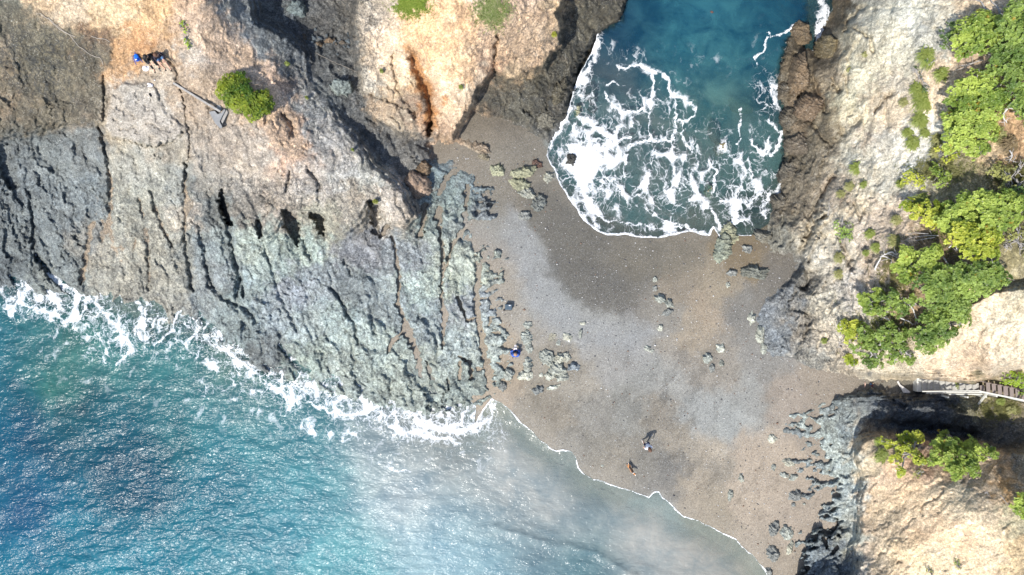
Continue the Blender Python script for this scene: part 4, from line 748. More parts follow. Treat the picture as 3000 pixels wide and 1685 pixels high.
    b = nt.add('ShaderNodeMixShader', {0: nt.math('GREATER_THAN', edge, 0.0), 1: cut.outputs[0], 2: a.outputs[0]})
    return nt.done(b.outputs[0])
M_SEA = water_material('sea_water', 1.75); M_COVE = water_material('cove_water', 1.2)

uw = axis(-50, 3050, 3.3, 1400); vw = axis(-50, 1735, 3.3, 1200)
UW, VW = np.meshgrid(uw, vw)
a1, b1 = warp(UW, VW, 5, 26, 301, 4)
sd_sea = poly_sd(SEA_POLY, UW + a1 * .5, VW + b1 * .5); sd_cove = poly_sd(COVE_POLY, UW + a1 * .5, VW + b1 * .5)
botz = np.maximum(bil(ua2, va2, SAND, UW, VW), bil(ua, va, ROCK, UW, VW)); sz = bil(ua2, va2, SAND, UW, VW)
w1u, w1v = warp(UW, VW, 20, 90, 311)
wcol = soft_voronoi(SEA_C, UW + w1u, VW + w1v, 55.0)
X = UW * S; Y = VW * S
wx = X + .5 * fbm(X / 4, Y / 4, 3, 321); wy = Y + .5 * fbm(X / 4, Y / 4, 3, 323)
swell = fbm((wx * .88 - wy * .47) / 4.5, (wx * .47 + wy * .88) / 1.6, 4, 331)
swell2 = fbm((wx * .9 + wy * .3) / 1.4, (wy * .9 - wx * .3) / .55, 3, 337)
fl = np.zeros(UW.shape, np.float32)
for st_ in FOAM:
    m = within(st_, UW, VW, 60)
    d = line_d(st_, (UW + a1 * 1.8)[m], (VW + b1 * 1.8)[m])
    fl[m] = np.maximum(fl[m], np.clip(1.15 - .55 * d, 0, 1.0))
lc = np.zeros(UW.shape, np.float32)
for lu, lv, ru, rv, dn in LACE:
    q = ((UW + w1u * .8 - lu) / ru) ** 2 + ((VW + w1v * .8 - lv) / rv) ** 2
    lc = np.maximum(lc, dn * np.exp(-q * .9) * 1.1) + .25 * dn * np.exp(-q) * 0
def sea_part(name, sd, swash, edge_w, sea):
    depth = np.clip(0 - botz, 0, 9)
    fade = np.clip(sd / 60, 0, 1) * np.clip(depth / .5, .12, 1)
    z = np.maximum(0.0, np.where(botz > -.3, sz + .02, -9)) * (sz < .35) + fade * (.10 * swell + .035 * swell2) * (1.0 if sea else .5)
    if sea:     # a low swell front rolling in
        fr = line_d([(1450, 1545, 10), (1600, 1590, 10), (1750, 1622, 10), (1860, 1690, 10)], UW + a1, VW + b1)
        z = z + .09 * np.exp(-(fr / 1.2) ** 2)
    edge = sd.copy()
    sl = [(p[0], p[1], w) for p, w in zip(swash, edge_w)]
    d = line_d(sl, UW + a1 * .6, VW + b1 * .6)
    wv = .3 + 1.4 * np.clip(.5 + .9 * fbm(UW / 38, VW / 38, 3, 377), 0, 1)
    f = np.maximum(fl, np.clip(1.45 - .75 * d / wv, 0, 1.1))
    shoal = np.exp(-((depth - .04) / .16) ** 2) * (botz > sz + .05) * np.clip(sd / 30, 0, 1)
    lc2 = np.maximum(lc, .42 * shoal * (.6 + .8 * fbm(UW / 60, VW / 60, 3, 379)))
    op = 1 - np.exp(-depth / (.6 if sea else 1.5))
    nearmin = .2 if not sea else .2 + .5 * sstep(5, 120, sd) * sstep(1230, 1420, UW)
    op = np.clip(np.maximum(op, nearmin), 0, .985)
    if sea: op = np.maximum(op, sstep(20, 400, sd) * .96 * sstep(1150, 1300, VW))
    rip = np.clip(.32 + sd / 300, .3, 1) * (1.0 if sea else .45)
    ok = (sd > -12)
    keep = ok[1:, 1:] | ok[:-1, 1:] | ok[1:, :-1] | ok[:-1, :-1]
    rk = bil(ua, va, ROCK, UW, VW) > z + .25
    buried = rk[1:, 1:] & rk[:-1, 1:] & rk[1:, :-1] & rk[:-1, :-1]
    struct(grid_mesh(name, UW, VW, z, keep & ~buried, {'foam': f, 'lace': lc2, 'opacity': op, 'edge': edge, 'ripple': rip}, M_SEA if sea else M_COVE, wcol))
n = len(SEA_SWASH)
sea_part('sea', sd_sea, SEA_SWASH, [2.5 + 1.1 * math.sin(i * 1.7) for i in range(n)], True)
ew = []
for (u_, v_) in COVE_SWASH: ew.append(6.5 if v_ > 620 and u_ < 2090 else (3.5 if u_ < 1680 else 3))
sea_part('cove_water', sd_cove, COVE_SWASH, ew, False)
# ------------------------------------------------------------------ objects: helpers
def link(name, me, mat=None, parent=None, loc=None):
    ob = bpy.data.objects.new(name, me); COL.objects.link(ob)
    if mat is not None and me is not None and not me.materials: me.materials.append(mat)
    if parent is not None: ob.parent = parent
    if loc is not None: ob.location = loc
    return ob
def tag(o, label, cat, group=None):
    o['label'] = label; o['category'] = cat
    if group: o['group'] = group
    return o
def thing(name, label, cat, loc=(0, 0, 0), rz=0.0, group=None):
    o = bpy.data.objects.new(name, None); COL.objects.link(o); o.location = loc; o.rotation_euler = (0, 0, rz); o.empty_display_size = .2
    return tag(o, label, cat, group)
def bm_obj(name, bm, mat, parent=None, smooth=False, loc=None):
    me = bpy.data.meshes.new(name); bm.to_mesh(me); bm.free()
    if smooth: me.polygons.foreach_set('use_smooth', [True] * len(me.polygons))
    return link(name, me, mat, parent, loc)
def np_mesh(name, co, faces, mat, parent=None, cols=None, smooth=False, loc=None):
    me = bpy.data.meshes.new(name); n = faces.shape[1]
    me.vertices.add(len(co)); me.vertices.foreach_set('co', np.asarray(co, np.float32).ravel())
    me.loops.add(faces.size); me.loops.foreach_set('vertex_index', faces.ravel().astype(np.int32))
    me.polygons.add(len(faces)); me.polygons.foreach_set('loop_start', np.arange(0, faces.size, n, dtype=np.int32))
    if smooth: me.polygons.foreach_set('use_smooth', np.ones(len(faces), bool))
    me.update(calc_edges=True)
    if cols is not None:
        a = me.attributes.new('Col', 'FLOAT_COLOR', 'POINT'); c = np.ones((len(co), 4), np.float32); c[:, :3] = cols; a.data.foreach_set('color', c.ravel())
    return link(name, me, mat, parent, loc)
def add_box(bm, c, size, rz=0.0, rx=0.0, ry=0.0, bev=0.0):
    M = Matrix.Translation(c) @ Matrix.Rotation(rz, 4, 'Z') @ Matrix.Rotation(ry, 4, 'Y') @ Matrix.Rotation(rx, 4, 'X') @ Matrix.Diagonal((*size, 1))
    r = bmesh.ops.create_cube(bm, size=1.0, matrix=M)
    if bev:
        es = list({e for v in r['verts'] for e in v.link_edges}); bmesh.ops.bevel(bm, geom=es, offset=bev, segments=2, affect='EDGES', profile=.5)
def add_bar(bm, a, b, w, h=None, bev=.004):
    a = Vector(a); b = Vector(b); d = b - a; h = h or w
    q = d.to_track_quat('X', 'Z')
    M = Matrix.Translation((a + b) / 2) @ q.to_matrix().to_4x4() @ Matrix.Diagonal((d.length, w, h, 1))
    r = bmesh.ops.create_cube(bm, size=1.0, matrix=M)
    if bev:
        es = list({e for v in r['verts'] for e in v.link_edges}); bmesh.ops.bevel(bm, geom=es, offset=bev, segments=1, affect='EDGES')
def tube(bm, pts, radii, seg=7):
    rings = []
    pts = [Vector(p) for p in pts]
    for i, p in enumerate(pts):
        t = (pts[min(i + 1, len(pts) - 1)] - pts[max(i - 1, 0)]).normalized()
        s_ = t.orthogonal().normalized() if i == 0 else (s_ - t * s_.dot(t)).normalized()
        o = t.cross(s_)
        rings.append([bm.verts.new(p + (s_ * math.cos(k * 2 * math.pi / seg) + o * math.sin(k * 2 * math.pi / seg)) * radii[i]) for k in range(seg)])
    for a, b in zip(rings, rings[1:]):
        for k in range(seg): bm.faces.new((a[k], a[(k + 1) % seg], b[(k + 1) % seg], b[k]))
    bm.faces.new(rings[0][::-1]); bm.faces.new(rings[-1])
def wobble(a, b, n, amp, rng):
    a = Vector(a); b = Vector(b); out = []
    for i in range(n + 1):
        t = i / n; k = amp * math.sin(math.pi * t)
        out.append(a.lerp(b, t) + Vector((rng.uniform(-1, 1), rng.uniform(-1, 1), rng.uniform(-.4, .8))) * k)
    return out

def plain_mat(name, col, rough=.8, var=.25, scale=8.0, bump=.3, bd=.01, spec=.3, metal=0.0):
    nt = NT(name); tc = nt.n.new('ShaderNodeTexCoord').outputs['Object']
    n = nt.noise(tc, scale, 5, .6); v = nt.ramp(n, [(.25, 1 - var), (.75, 1 + var)])
    c = nt.mix(1.0, col, nt.add('ShaderNodeCombineColor', {0: v, 1: v, 2: v}).outputs[0], 'MULTIPLY')
    nrm = nt.bump(nt.noise(tc, scale * 4, 4, .6), bump, bd)
    return nt.done(nt.principled(c, rough, nrm, spec, Metallic=metal))
def grain_mat(name, ca, cb, sc=(1, 1, 14), rough=.85):
    nt = NT(name); tc = nt.n.new('ShaderNodeTexCoord').outputs['Object']
    n = nt.noise(nt.vscale(tc, sc), 6, 6, .65, .4)
    c = nt.mix(nt.ramp(n, [(.3, 0), (.7, 1)]), ca, cb)
    return nt.done(nt.principled(c, rough, nt.bump(n, .5, .008), .2))
def leaf_mat(name):
    nt = NT(name); col = nt.attr('Col', 'Color')
    p = nt.principled(col, .5, None, .35)
    t = nt.add('ShaderNodeBsdfTranslucent', {'Color': nt.mix(1.0, col, (1.3, 1.5, .5), 'MULTIPLY')})
    m = nt.add('ShaderNodeMixShader', {0: .22, 1: p, 2: t.outputs[0]})
    return nt.done(m.outputs[0])
M_LEAF = leaf_mat('leaf'); M_GRASS = leaf_mat('grass_blade')
M_BARK = grain_mat('grey_bark', (.20, .185, .17), (.36, .34, .32), (3, 3, 3))
M_BLEACH = grain_mat('bleached_wood', (.36, .34, .32), (.58, .56, .53), (3, 3, 3))
M_CONC = plain_mat('old_concrete', (.34, .33, .30), .9, .28, 5.0, .5, .01)
M_CONC2 = plain_mat('grey_concrete', (.20, .20, .195), .9, .25, 4.0, .5, .01)
M_WOODP = grain_mat('painted_rail', (.42, .42, .38), (.56, .55, .50), (1, 8, 8))
M_WOODD = grain_mat('weathered_tread', (.15, .12, .11), (.26, .22, .20), (10, 1, 1))
M_POST = grain_mat('grey_timber_post', (.20, .19, .175), (.36, .34, .31), (1, 1, 1))

# ------------------------------------------------------------------ loose rocks
_sph = {}
def sphere_dirs(sub):
    if sub not in _sph:
        bm = bmesh.new(); bmesh.ops.create_icosphere(bm, subdivisions=sub, radius=1.0); bm.verts.ensure_lookup_table()
        _sph[sub] = (np.array([v.co[:] for v in bm.verts]), np.array([[v.index for v in f.verts] for f in bm.faces])); bm.free()
    return _sph[sub]
def rock_obj(name, u, v, ru, rv, rot, h, col, seed, sub=5, rough=1.0, sink=.5, dz=0.0):
    d, f = sphere_dirs(sub)
    g = ground_z(u, v) + dz; k = S * (CAM_H - g) / CAM_H
    a = ru * k * 1.05; b = rv * k * 1.05
    p = d.copy(); rs = seed * 13.7
    r = 1 + .28 * fbm(d[:, 0] * 1.1 + rs, d[:, 1] * 1.1 + d[:, 2] * .9 - rs, 3, seed) * rough
    # angular planes
    rng = np.random.RandomState(seed)
    for _ in range(9):
        n = rng.normal(size=3); n /= np.linalg.norm(n); lim = rng.uniform(.68, .92)
        q = (d * r[:, None]) @ n; r = np.where(q > lim, r * (lim / np.maximum(q, 1e-3)) ** .8, r)
    p = d * r[:, None]
    P = p * np.array([a, b, h]); 
    fine = .05 * fbm(P[:, 0] * 6 + rs, P[:, 1] * 6 + P[:, 2] * 4, 4, seed + 3) + .11 * (ridged(P[:, 0] * 2.2 + rs, P[:, 1] * 3.4 + P[:, 2] * 2, 4, seed + 5) - .4)
    P = P + d * (fine * min(1.0, (a + b) * 1.2) * 1.5)[:, None]
    P[:, 2] -= h * sink
    c = math.cos(rot); s_ = math.sin(rot)
    P = np.stack([P[:, 0] * c - P[:, 1] * s_, P[:, 0] * s_ + P[:, 1] * c, P[:, 2]], -1)
    cv = albedo(col, 1.5)[None, :] * (1 + .35 * fbm(P[:, 0] * 3 + rs, P[:, 1] * 3, 3, seed + 9))[:, None]
    ob = np_mesh(name, P, f, M_ROCK, None, cv, True, at(u, v, g + h * .25))
    a_ = ob.data.attributes.new('stain', 'FLOAT', 'POINT'); a_.data.foreach_set('value', np.full(len(P), .25, np.float32))
    return ob
GR = (172, 175, 167); DK = (142, 144, 142); PA = (195, 195, 182); BR = (112, 98, 82); YG = (165, 165, 140)
ROCKS = [ # u, v, ru, rv, rotation deg, height, colour, label
 (1408,430,34,13,-25,.35,(150,135,120),'long brown rock tongue at the foot of the orange outcrop'),(1418,458,18,10,-10,.25,(150,140,120),'small pale rock just below the brown rock tongue'),
 (1456,499,26,20,10,.4,YG,'hollowed rock left of the cluster by the cove sand'),(1525,503,44,20,12,.5,YG,'broad upper rock of the cluster by the cove sand'),(1522,538,38,18,-20,.45,YG,'tapered greenish rock in the middle of the cluster'),
 (1540,562,34,16,-15,.4,(160,160,150),'lowest pale ledge rock of the cluster by the cove'),(1572,480,18,12,-20,.3,(110,85,75),'small dark reddish rock above the cluster'),(1606,518,14,19,-15,.35,PA,'pale pointed rock nearest the foam on the left'),
 (1578,595,20,33,-30,.45,(125,128,125),'dark ribbed boulder on the sand below the cluster'),(1537,630,20,15,0,.4,DK,'black rounded boulder beside the ribbed boulder'),
 (1920,819,9,8,0,.2,GR,'little grey rock topmost of the mid-beach row'),(1918,844,8,9,0,.2,DK,'dark little rock second in the mid-beach row'),(1938,876,22,13,-15,.4,GR,'largest grey rock in the middle of the beach'),
 (1962,889,13,16,0,.35,GR,'grey rock touching the largest mid-beach rock'),(1956,914,17,12,20,.28,DK,'dark broken rock below the largest mid-beach rock'),(1934,961,9,10,0,.22,PA,'pale single stone alone on mid-beach sand'),
 (1897,1018,11,9,-30,.2,GR,'small ring-shaped grey stone on mid-beach'),(1908,1028,10,5,20,.15,GR,'sliver of grey stone beside the ring-shaped stone'),(2111,1019,13,16,0,.35,PA,'pale upright rock topmost of the right beach group'),
 (2073,1049,17,16,25,.32,GR,'flat grey rock left in the right beach group'),(2087,1077,10,14,0,.3,DK,'dark domed rock lowest of the right beach group'),(2113,1064,9,11,0,.28,GR,'small grey rock right in the right beach group'),
 (2132,835,8,9,0,.22,PA,'small pale stone near the foot of the foamy rock spur'),(2144,800,20,9,5,.3,DK,'dark low rock just below the foamy rock spur'),(2216,800,40,22,-10,.55,(120,122,115),'wide rough rock between spur and cliff foot'),
 (2189,730,15,15,0,.35,DK,'dark rock standing in the tan tide pool'),(2118,735,30,52,-12,.5,(150,155,140),'large rocky spur running down from the foam'),(2140,690,24,40,10,.45,YG,'wave-washed rock at the corner of the foam'),
 (2204,932,11,22,-15,.35,PA,'narrow pale rock slab near the right cliff'),(2230,975,15,30,-8,.5,PA,'tall pale rock slab near the right cliff'),(2238,1018,10,20,10,.35,GR,'grey rock slab below the tall pale slab'),
 (1546,950,15,13,0,.28,GR,'upper end rock of the long reef beside the blue-clad person'),(1543,985,16,24,5,.3,GR,'middle rock of the long reef beside the blue-clad person'),(1550,1018,12,15,0,.28,GR,'lower rock of the long reef beside the blue-clad person'),
 (1548,1065,13,28,-12,.4,GR,'slender grey rock below the long reef'),(1540,1100,24,15,10,.4,PA,'chunky pale rock under the slender grey rock'),(1490,1096,15,17,0,.35,GR,'grey rock at the lower left of the beach reefs'),(1473,1130,13,15,0,.35,DK,'dark rock nearest the white swash corner'),
 (1604,1046,28,22,-20,.5,GR,'upper left lump of the big beach outcrop'),(1648,1046,28,16,5,.45,PA,'upper right lump of the big beach outcrop'),(1632,1078,30,24,10,.5,GR,'central lump of the big beach outcrop'),
 (1678,1074,20,16,15,.4,(140,148,155),'right end lump of the big beach outcrop'),(1612,1100,16,15,0,.4,PA,'lower left lump of the big beach outcrop'),(1648,1106,20,12,20,.35,GR,'bottom lump of the big beach outcrop'),(1586,1098,8,7,0,.2,PA,'small stone left of the big beach outcrop'),
 (1663,987,12,15,10,.25,PA,'pale stone above the big beach outcrop'),(1701,977,6,15,-8,.25,GR,'thin upright stone above the dug sand'),(1709,947,9,6,0,.15,PA,'flat pale stone at the top of the thin stone'),(1618,985,16,10,60,.12,(165,160,145),'faint sand-covered rock above the outcrop'),
 (1636,1003,7,10,0,.15,GR,'tiny grey stone between faint rock and outcrop'),(1576,1143,20,14,5,.4,DK,'dark isolated boulder above the sea swash'),(1622,1133,22,7,18,.18,PA,'flat pale rock right of the dark isolated boulder'),
 (2172,1402,8,13,10,.25,GR,'upper of two small stones on lower right sand'),(2140,1448,7,20,-5,.25,GR,'long lower stone of the two on lower right sand'),(1765,1364,5,4,0,.1,GR,'pebble-sized stone left of the dog'),
 (2265,1285,15,13,20,.3,PA,'pale rock left of the southern reef'),(2268,1370,9,10,0,.22,GR,'small knobbly rock left of the reef spike'),(2298,1391,15,9,-15,.3,GR,'grey rock low on the sand left of the reef'),(2312,1352,18,14,-20,.35,PA,'angular pale rock at the reef tip'),
 (2325,1398,14,10,30,.3,GR,'rough grey rock joined to the reef tip'),(2330,1452,20,18,35,.45,DK,'dark lump at the end of the lower reef arm'),(2325,1478,6,7,0,.2,DK,'tiny dark rock under the lower reef arm'),(2357,1476,5,4,0,.12,GR,'tiny grey pebble in the sand bay'),
 (2268,1548,15,26,-10,.4,DK,'tall dark rock at the lower left of the reef'),(2265,1620,17,30,8,.45,DK,'dark craggy rock at the bottom left of the reef'),(2306,1560,18,22,20,.4,GR,'grey craggy rock beside the tall dark rock'),(2316,1605,8,26,-12,.35,PA,'thin pale blade of rock by the bottom reef'),
 (2255,1675,12,14,0,.3,DK,'dark rock where the swash leaves the frame'),(2308,1572,6,6,0,.15,GR,'small stone under the grey craggy rock'),
 (1728,272,24,36,5,.75,(105,100,92),'dark boulder ringed by foam in the cove'),(1693,325,14,26,-8,.7,YG,'greenish boulder by the dark boulder in the foam'),(1735,315,13,22,10,.6,(95,95,88),'low dark rock below the foam-ringed boulder'),
 (2112,432,17,27,-8,.85,(150,140,110),'yellowish rock standing in the cove shallows'),(2078,560,14,26,5,.4,(150,145,120),'brown rock awash where two foam sheets meet'),(1672,468,17,20,0,.5,(75,75,72),'dark rock drowned in thick foam near the sand'),
 (2331,72,15,14,0,.9,YG,'small knob of rock in the blue water by the channel'),(2345,100,14,16,0,.8,(135,115,95),'brown rock knob beside the foaming channel')]
for i, (u, v, ru, rv, ro, h, c, lab) in enumerate(ROCKS):
    o = rock_obj('rock', u, v, ru, rv, math.radians(ro), h, c, 100 + i, 6 if ru * rv > 350 else 5)
    tag(o, lab, 'rock', 'loose rocks on the beach and in the surf')
def sunken(u, v, ru, rv, top, col, lab, seed):
    o = rock_obj('submerged_rock', u, v, ru, rv, 0, .7, col, seed, 4); o.location.z = top - .45; o.location.xy = at(u, v, top).xy; tag(o, lab, 'rock', 'rocks under the cove water')
sunken(2088, 30, 26, 20, .10, (110, 78, 70), 'reddish rock just breaking the blue water at the top', 301)
sunken(2082, 78, 26, 18, -.12, (80, 60, 58), 'dim reddish rock under water below the breaking rock', 302)
sunken(2022, 112, 30, 26, -.2, (30, 40, 45), 'dark round rock deep in the upper cove', 303)
sunken(2102, 375, 18, 34, -.02, (75, 78, 72), 'dark sunken rock above the yellowish rock', 304)
sunken(1856, 108, 24, 30, -.2, (40, 50, 55), 'dark sunken rock near the left cove wall', 305)
sunken(2245, 80, 26, 22, -.12, (60, 60, 55), 'dark sunken rock near the right cove wall', 306)
sunken(2000, 40, 22, 30, -.25, (40, 55, 60), 'dark sunken rock at the top of the cove left of the breaking rock', 307)
sunken(2180, 300, 40, 30, -.15, (95, 95, 70), 'olive sunken shelf near the right cove wall', 308)
sunken(2150, 180, 45, 34, -.3, (60, 80, 70), 'broad dim sunken rock in the right of the cove', 309)
sunken(1960, 190, 30, 22, -.25, (45, 65, 70), 'dim sunken rock above the foam arcs', 310)
for u, v, ru, rv, ro, h, c, lab in ((2349, 98, 30, 44, 8, 1.1, (120, 104, 84), 'tall brown wet boulder left of the foaming channel'), (2352, 212, 26, 58, -4, 1.2, (124, 106, 86), 'long brown wet boulder below the foaming channel'), (2440, 128, 28, 36, 20, 1.2, (120, 108, 84), 'olive-brown boulder right of the foaming channel'),
        (2384, 306, 36, 44, -25, 1.0, (122, 104, 86), 'rounded brown boulder on the right cove wall'), (2305, 262, 18, 30, 0, .7, (110, 100, 86), 'dark wet rock at the right waterline by the foam loop'), (2318, 345, 24, 30, 10, .8, (104, 96, 84), 'dark wet rock below the one by the foam loop'),
        (2345, 420, 34, 40, 15, .9, (108, 98, 86), 'blackish boulder in the hollow of the right cove wall'), (2308, 505, 24, 34, -12, .8, (112, 104, 92), 'dark boulder above the lower right foam'), (2290, 590, 26, 28, 5, .7, (116, 108, 96), 'dark boulder at the lower right corner of the cove'), (2240, 690, 30, 22, -15, .6, (126, 122, 112), 'rough grey boulder where the cove meets the sand'),
        (1640, 262, 24, 40, -25, .8, (100, 94, 80), 'black wet boulder at the left cove waterline'), (1600, 345, 26, 30, 15, .7, (118, 114, 104), 'ribbed grey boulder at the tip of the dark cove rocks')):
    tag(rock_obj('boulder', u, v, ru, rv, math.radians(ro), h, c, int(u * 3 + v), 6), lab, 'boulder', 'wet boulders round the cove')
rg = random.Random(5)
for i in range(26):      # cobbles in the shaded gully
    u = rg.uniform(890, 1030); v = 108 + (u - 890) * .12 + rg.gauss(0, 15); r = rg.uniform(4, 10)
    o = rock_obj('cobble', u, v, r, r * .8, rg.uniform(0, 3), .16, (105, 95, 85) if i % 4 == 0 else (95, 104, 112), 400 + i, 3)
    tag(o, 'rounded cobble lying with others in the shaded gully between headland and orange outcrop', 'stone', 'cobbles in the shaded gully')
for u, v, ru, rv, h, c, lab in ((962, 118, 14, 10, .35, (125, 105, 85), 'brown boulder largest among the gully cobbles'), (935, 128, 11, 9, .3, (115, 98, 80), 'rusty boulder left of the largest gully boulder'), (868, 22, 30, 26, .9, (120, 132, 135), 'big grey block at the top of the gully edge'),
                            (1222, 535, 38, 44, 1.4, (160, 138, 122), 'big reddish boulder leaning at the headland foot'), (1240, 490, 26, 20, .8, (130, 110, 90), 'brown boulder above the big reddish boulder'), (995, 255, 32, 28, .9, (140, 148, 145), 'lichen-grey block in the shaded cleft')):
    tag(rock_obj('boulder', u, v, ru, rv, .3, h, c, int(u), 5), lab, 'boulder')
# pebbles strewn over the sand: one mass
rng = np.random.RandomState(9)
d, f = sphere_dirs(1); cos_, fs_, cc_ = [], [], []
N = 2600; n = 0; tries = 0
while n < N and tries < 12000:
    tries += 1
    u = rng.uniform(1250, 2480); v = rng.uniform(430, 1640)
    if bil(ua, va, ROCK, u, v) > bil(ua2, va2, SAND, u, v) - .02: continue
    z = float(bil(ua2, va2, SAND, u, v))
    if z < .03 or poly_sd(COVE_POLY, np.array([u]), np.array([v]))[0] > -12 or poly_sd(SEA_POLY, np.array([u]), np.array([v]))[0] > -8: continue
    r = abs(rng.normal(0, .018)) + .012; p = at(u, v, z + r * .3)
    cos_.append(d * np.array([r, r * rng.uniform(.6, 1), r * .6]) + np.array(p)); fs_.append(f + n * len(d))
    t = rng.uniform(); c = np.array([.42, .41, .39]) * rng.uniform(.7, 1.2) if t < .45 else (np.array([.07, .07, .075]) if t < .8 else np.array([.16, .10, .07]))
    cc_.append(np.tile(c, (len(d), 1))); n += 1
ntp = NT('pebble'); M_PEB = ntp.done(ntp.principled(ntp.attr('Col', 'Color'), .7, None, .3))
o = np_mesh('pebbles', np.vstack(cos_), np.vstack(fs_), M_PEB, None, np.vstack(cc_), True); o['kind'] = 'stuff'

# ------------------------------------------------------------------ trees, shrubs and tussocks
def foliage(name, lobes, z_of, parent, origin, rng, dens=170, leaf=.10, hue=((95, 130, 40), (150, 185, 70)), gap=-.62, dome=.55):
    C0 = []; N0 = []
    for (u, v, r) in lobes:
        z = z_of(u, v); c = np.array(at(u, v, z)); R = r * S * (CAM_H - z) / CAM_H * 1.16
        n = int(dens * math.pi * R * R * 1.5)
        th = rng.uniform(0, 6.283, n); rr = np.sqrt(rng.uniform(0, 1, n))
        rr = rr * (1 + .16 * np.sin(th * 3 + u) + .10 * np.sin(th * 7 + v))
        x = np.cos(th) * rr * R; y = np.sin(th) * rr * R
        hgt = dome * R * np.sqrt(np.clip(1.05 - rr ** 2, 0, 1)) + .10 * perlin((c[0] + x) * 2.6, (c[1] + y) * 2.6, 9)
        low = rng.uniform(size=n) < .35
        zz = hgt - np.where(low, rng.uniform(.12, .5, n) * R, rng.uniform(0, .08, n))
        g = perlin((c[0] + x) * 1.9 + 3, (c[1] + y) * 1.9, 19) + .6 * perlin((c[0] + x) * 4.3, (c[1] + y) * 4.3, 21)
        k = g > gap
        C0.append(np.stack([x, y, zz], -1)[k] + c); nn = np.stack([x / R * .7, y / R * .7, np.full(n, .8)], -1) + rng.normal(0, .22, (n, 3)); N0.append(nn[k])
    C0 = np.vstack(C0); N0 = np.vstack(N0); N0 /= np.linalg.norm(N0, axis=1, keepdims=True)
    m = len(C0); L = 7
    t1 = np.cross(N0, rng.normal(size=(m, 3))); t1 /= np.linalg.norm(t1, axis=1, keepdims=True); t2 = np.cross(N0, t1)
    sz = leaf * rng.uniform(.7, 1.35, m)
    co = np.zeros((m, L, 4, 3)); a0 = rng.uniform(0, 6.28, m)
    for k in range(L):
        a = a0 + k * 2.4; lift = .25 + .5 * (k / L)
        dr = (np.cos(a)[:, None] * t1 + np.sin(a)[:, None] * t2); sd_ = (-np.sin(a)[:, None] * t1 + np.cos(a)[:, None] * t2)
        ax = dr * (1 - lift * .35) + N0 * lift; l = sz[:, None] * (1.15 - .4 * k / L)
        co[:, k, 0] = C0; co[:, k, 1] = C0 + ax * l * .55 + sd_ * l * .26; co[:, k, 2] = C0 + ax * l - N0 * l * .08; co[:, k, 3] = C0 + ax * l * .55 - sd_ * l * .26
    co = co.reshape(-1, 3) - np.array(origin)
    f = np.arange(m * L * 4).reshape(-1, 4)
    pat = np.clip(.5 + .8 * perlin(C0[:, 0] * 1.1, C0[:, 1] * 1.1, 33) + rng.normal(0, .22, m), 0, 1)
    ca = albedo(hue[0], 1.05) * np.array([1.08, 1, .9]); cb = albedo(hue[1], 1.0) * np.array([1.06, 1, .9])
    col = ca + (cb - ca) * pat[:, None]
    old = rng.uniform(size=m) < .008; col[old] = albedo([190, 165, 60])
    return np_mesh(name, co, f, M_LEAF, parent, np.repeat(col, L * 4, axis=0) * rng.uniform(.85, 1.15, (m * L * 4, 1)))
def tree(name, label, cat, lobes, root, seed, lift=.7, group=None, bare=0, trunk_r=.09, mat=None, **kw):
    rng = np.random.RandomState(seed); rr = random.Random(seed)
    base = on_ground(*root, -.05); T = thing(name, label, cat, base, 0, group)
    zs = {}
    def z_of(u, v):
        return ground_z(u, v) * .5 + sm_ground(u, v) * .5 + lift
    foliage('crown', lobes, z_of, T, base, rng, **kw)
    bm = bmesh.new()
    top = Vector((0, 0, lift * .5)); tube(bm, wobble((0, 0, -.2), top, 3, .05, rr), [trunk_r * 1.2, trunk_r * 1.1, trunk_r, trunk_r * .9])
    for (u, v, r) in lobes:
        e = at(u, v, z_of(u, v) - .05) - base
        pts = wobble(top, e, 5, .10 * (e - top).length, rr); tube(bm, pts, [trunk_r * .8 * (1 - .14 * i) for i in range(6)], 6)
        for _ in range(4 + bare):
            a = rr.uniform(0, 6.28); R = r * S * .9
            e2 = e + Vector((math.cos(a) * R, math.sin(a) * R, rr.uniform(.02, .22)))
            tube(bm, wobble(pts[rr.randint(3, 5)], e2, 4, .07, rr), [.028, .023, .018, .013, .008], 5)
    bm_obj('trunk', bm, mat or M_BARK, T, True)
    return T
SMG = Coarse(lambda u, v: np.maximum(np.maximum(F_low(u, v), F_sand(u, v)), np.where(poly_sd(HILL_POLY, u, v) > 0, F_hill(u, v), np.where(poly_sd(HEAD_POLY, u, v) > 0, F_head(u, v), np.where(poly_sd(SLOPE_POLY, u, v) > 0, F_slope(u, v), -9)))), 20, (300, -100), (3300, 1800))
def sm_ground(u, v): return float(SMG(u, v))
GT = 'broad-leaved coastal trees along the right cliff'
A = ((92, 118, 48), (158, 176, 88)); B_ = ((74, 100, 46), (134, 156, 80)); D_ = ((58, 82, 48), (98, 122, 66)); Y = ((108, 130, 40), (176, 182, 78)); DULL = ((110, 115, 70), (150, 155, 95))
tree('tree', 'bright green tree below the bare grey limbs at the top right', 'tree', [(2840, 88, 34), (2880, 72, 36), (2905, 108, 38), (2855, 128, 28), (2815, 152, 16), (2810, 110, 20), (2925, 80, 28)], (2880, 110), 1, group=GT, hue=A)
tree('tree', 'small dark scrubby tree left of the bright top right tree', 'tree', [(2772, 105, 18), (2790, 86, 20), (2768, 132, 14), (2800, 100, 14)], (2785, 115), 2, .45, group=GT, hue=D_, gap=-.3, bare=3, leaf=.07)
tree('tree', 'tall green tree cut off by the top right edge', 'tree', [(2962, 62, 32), (2992, 30, 34), (2975, 108, 36), (3020, 80, 40), (2995, 150, 34)], (2985, 90), 3, 1.0, group=GT, hue=B_)
tree('tree', 'dense green tree between the top right tree and the large oval one', 'tree', [(2930, 165, 30), (2965, 190, 34), (2995, 225, 34), (2925, 200, 18), (3030, 200, 36), (2900, 215, 16)], (2965, 200), 4, .9, group=GT, hue=B_)
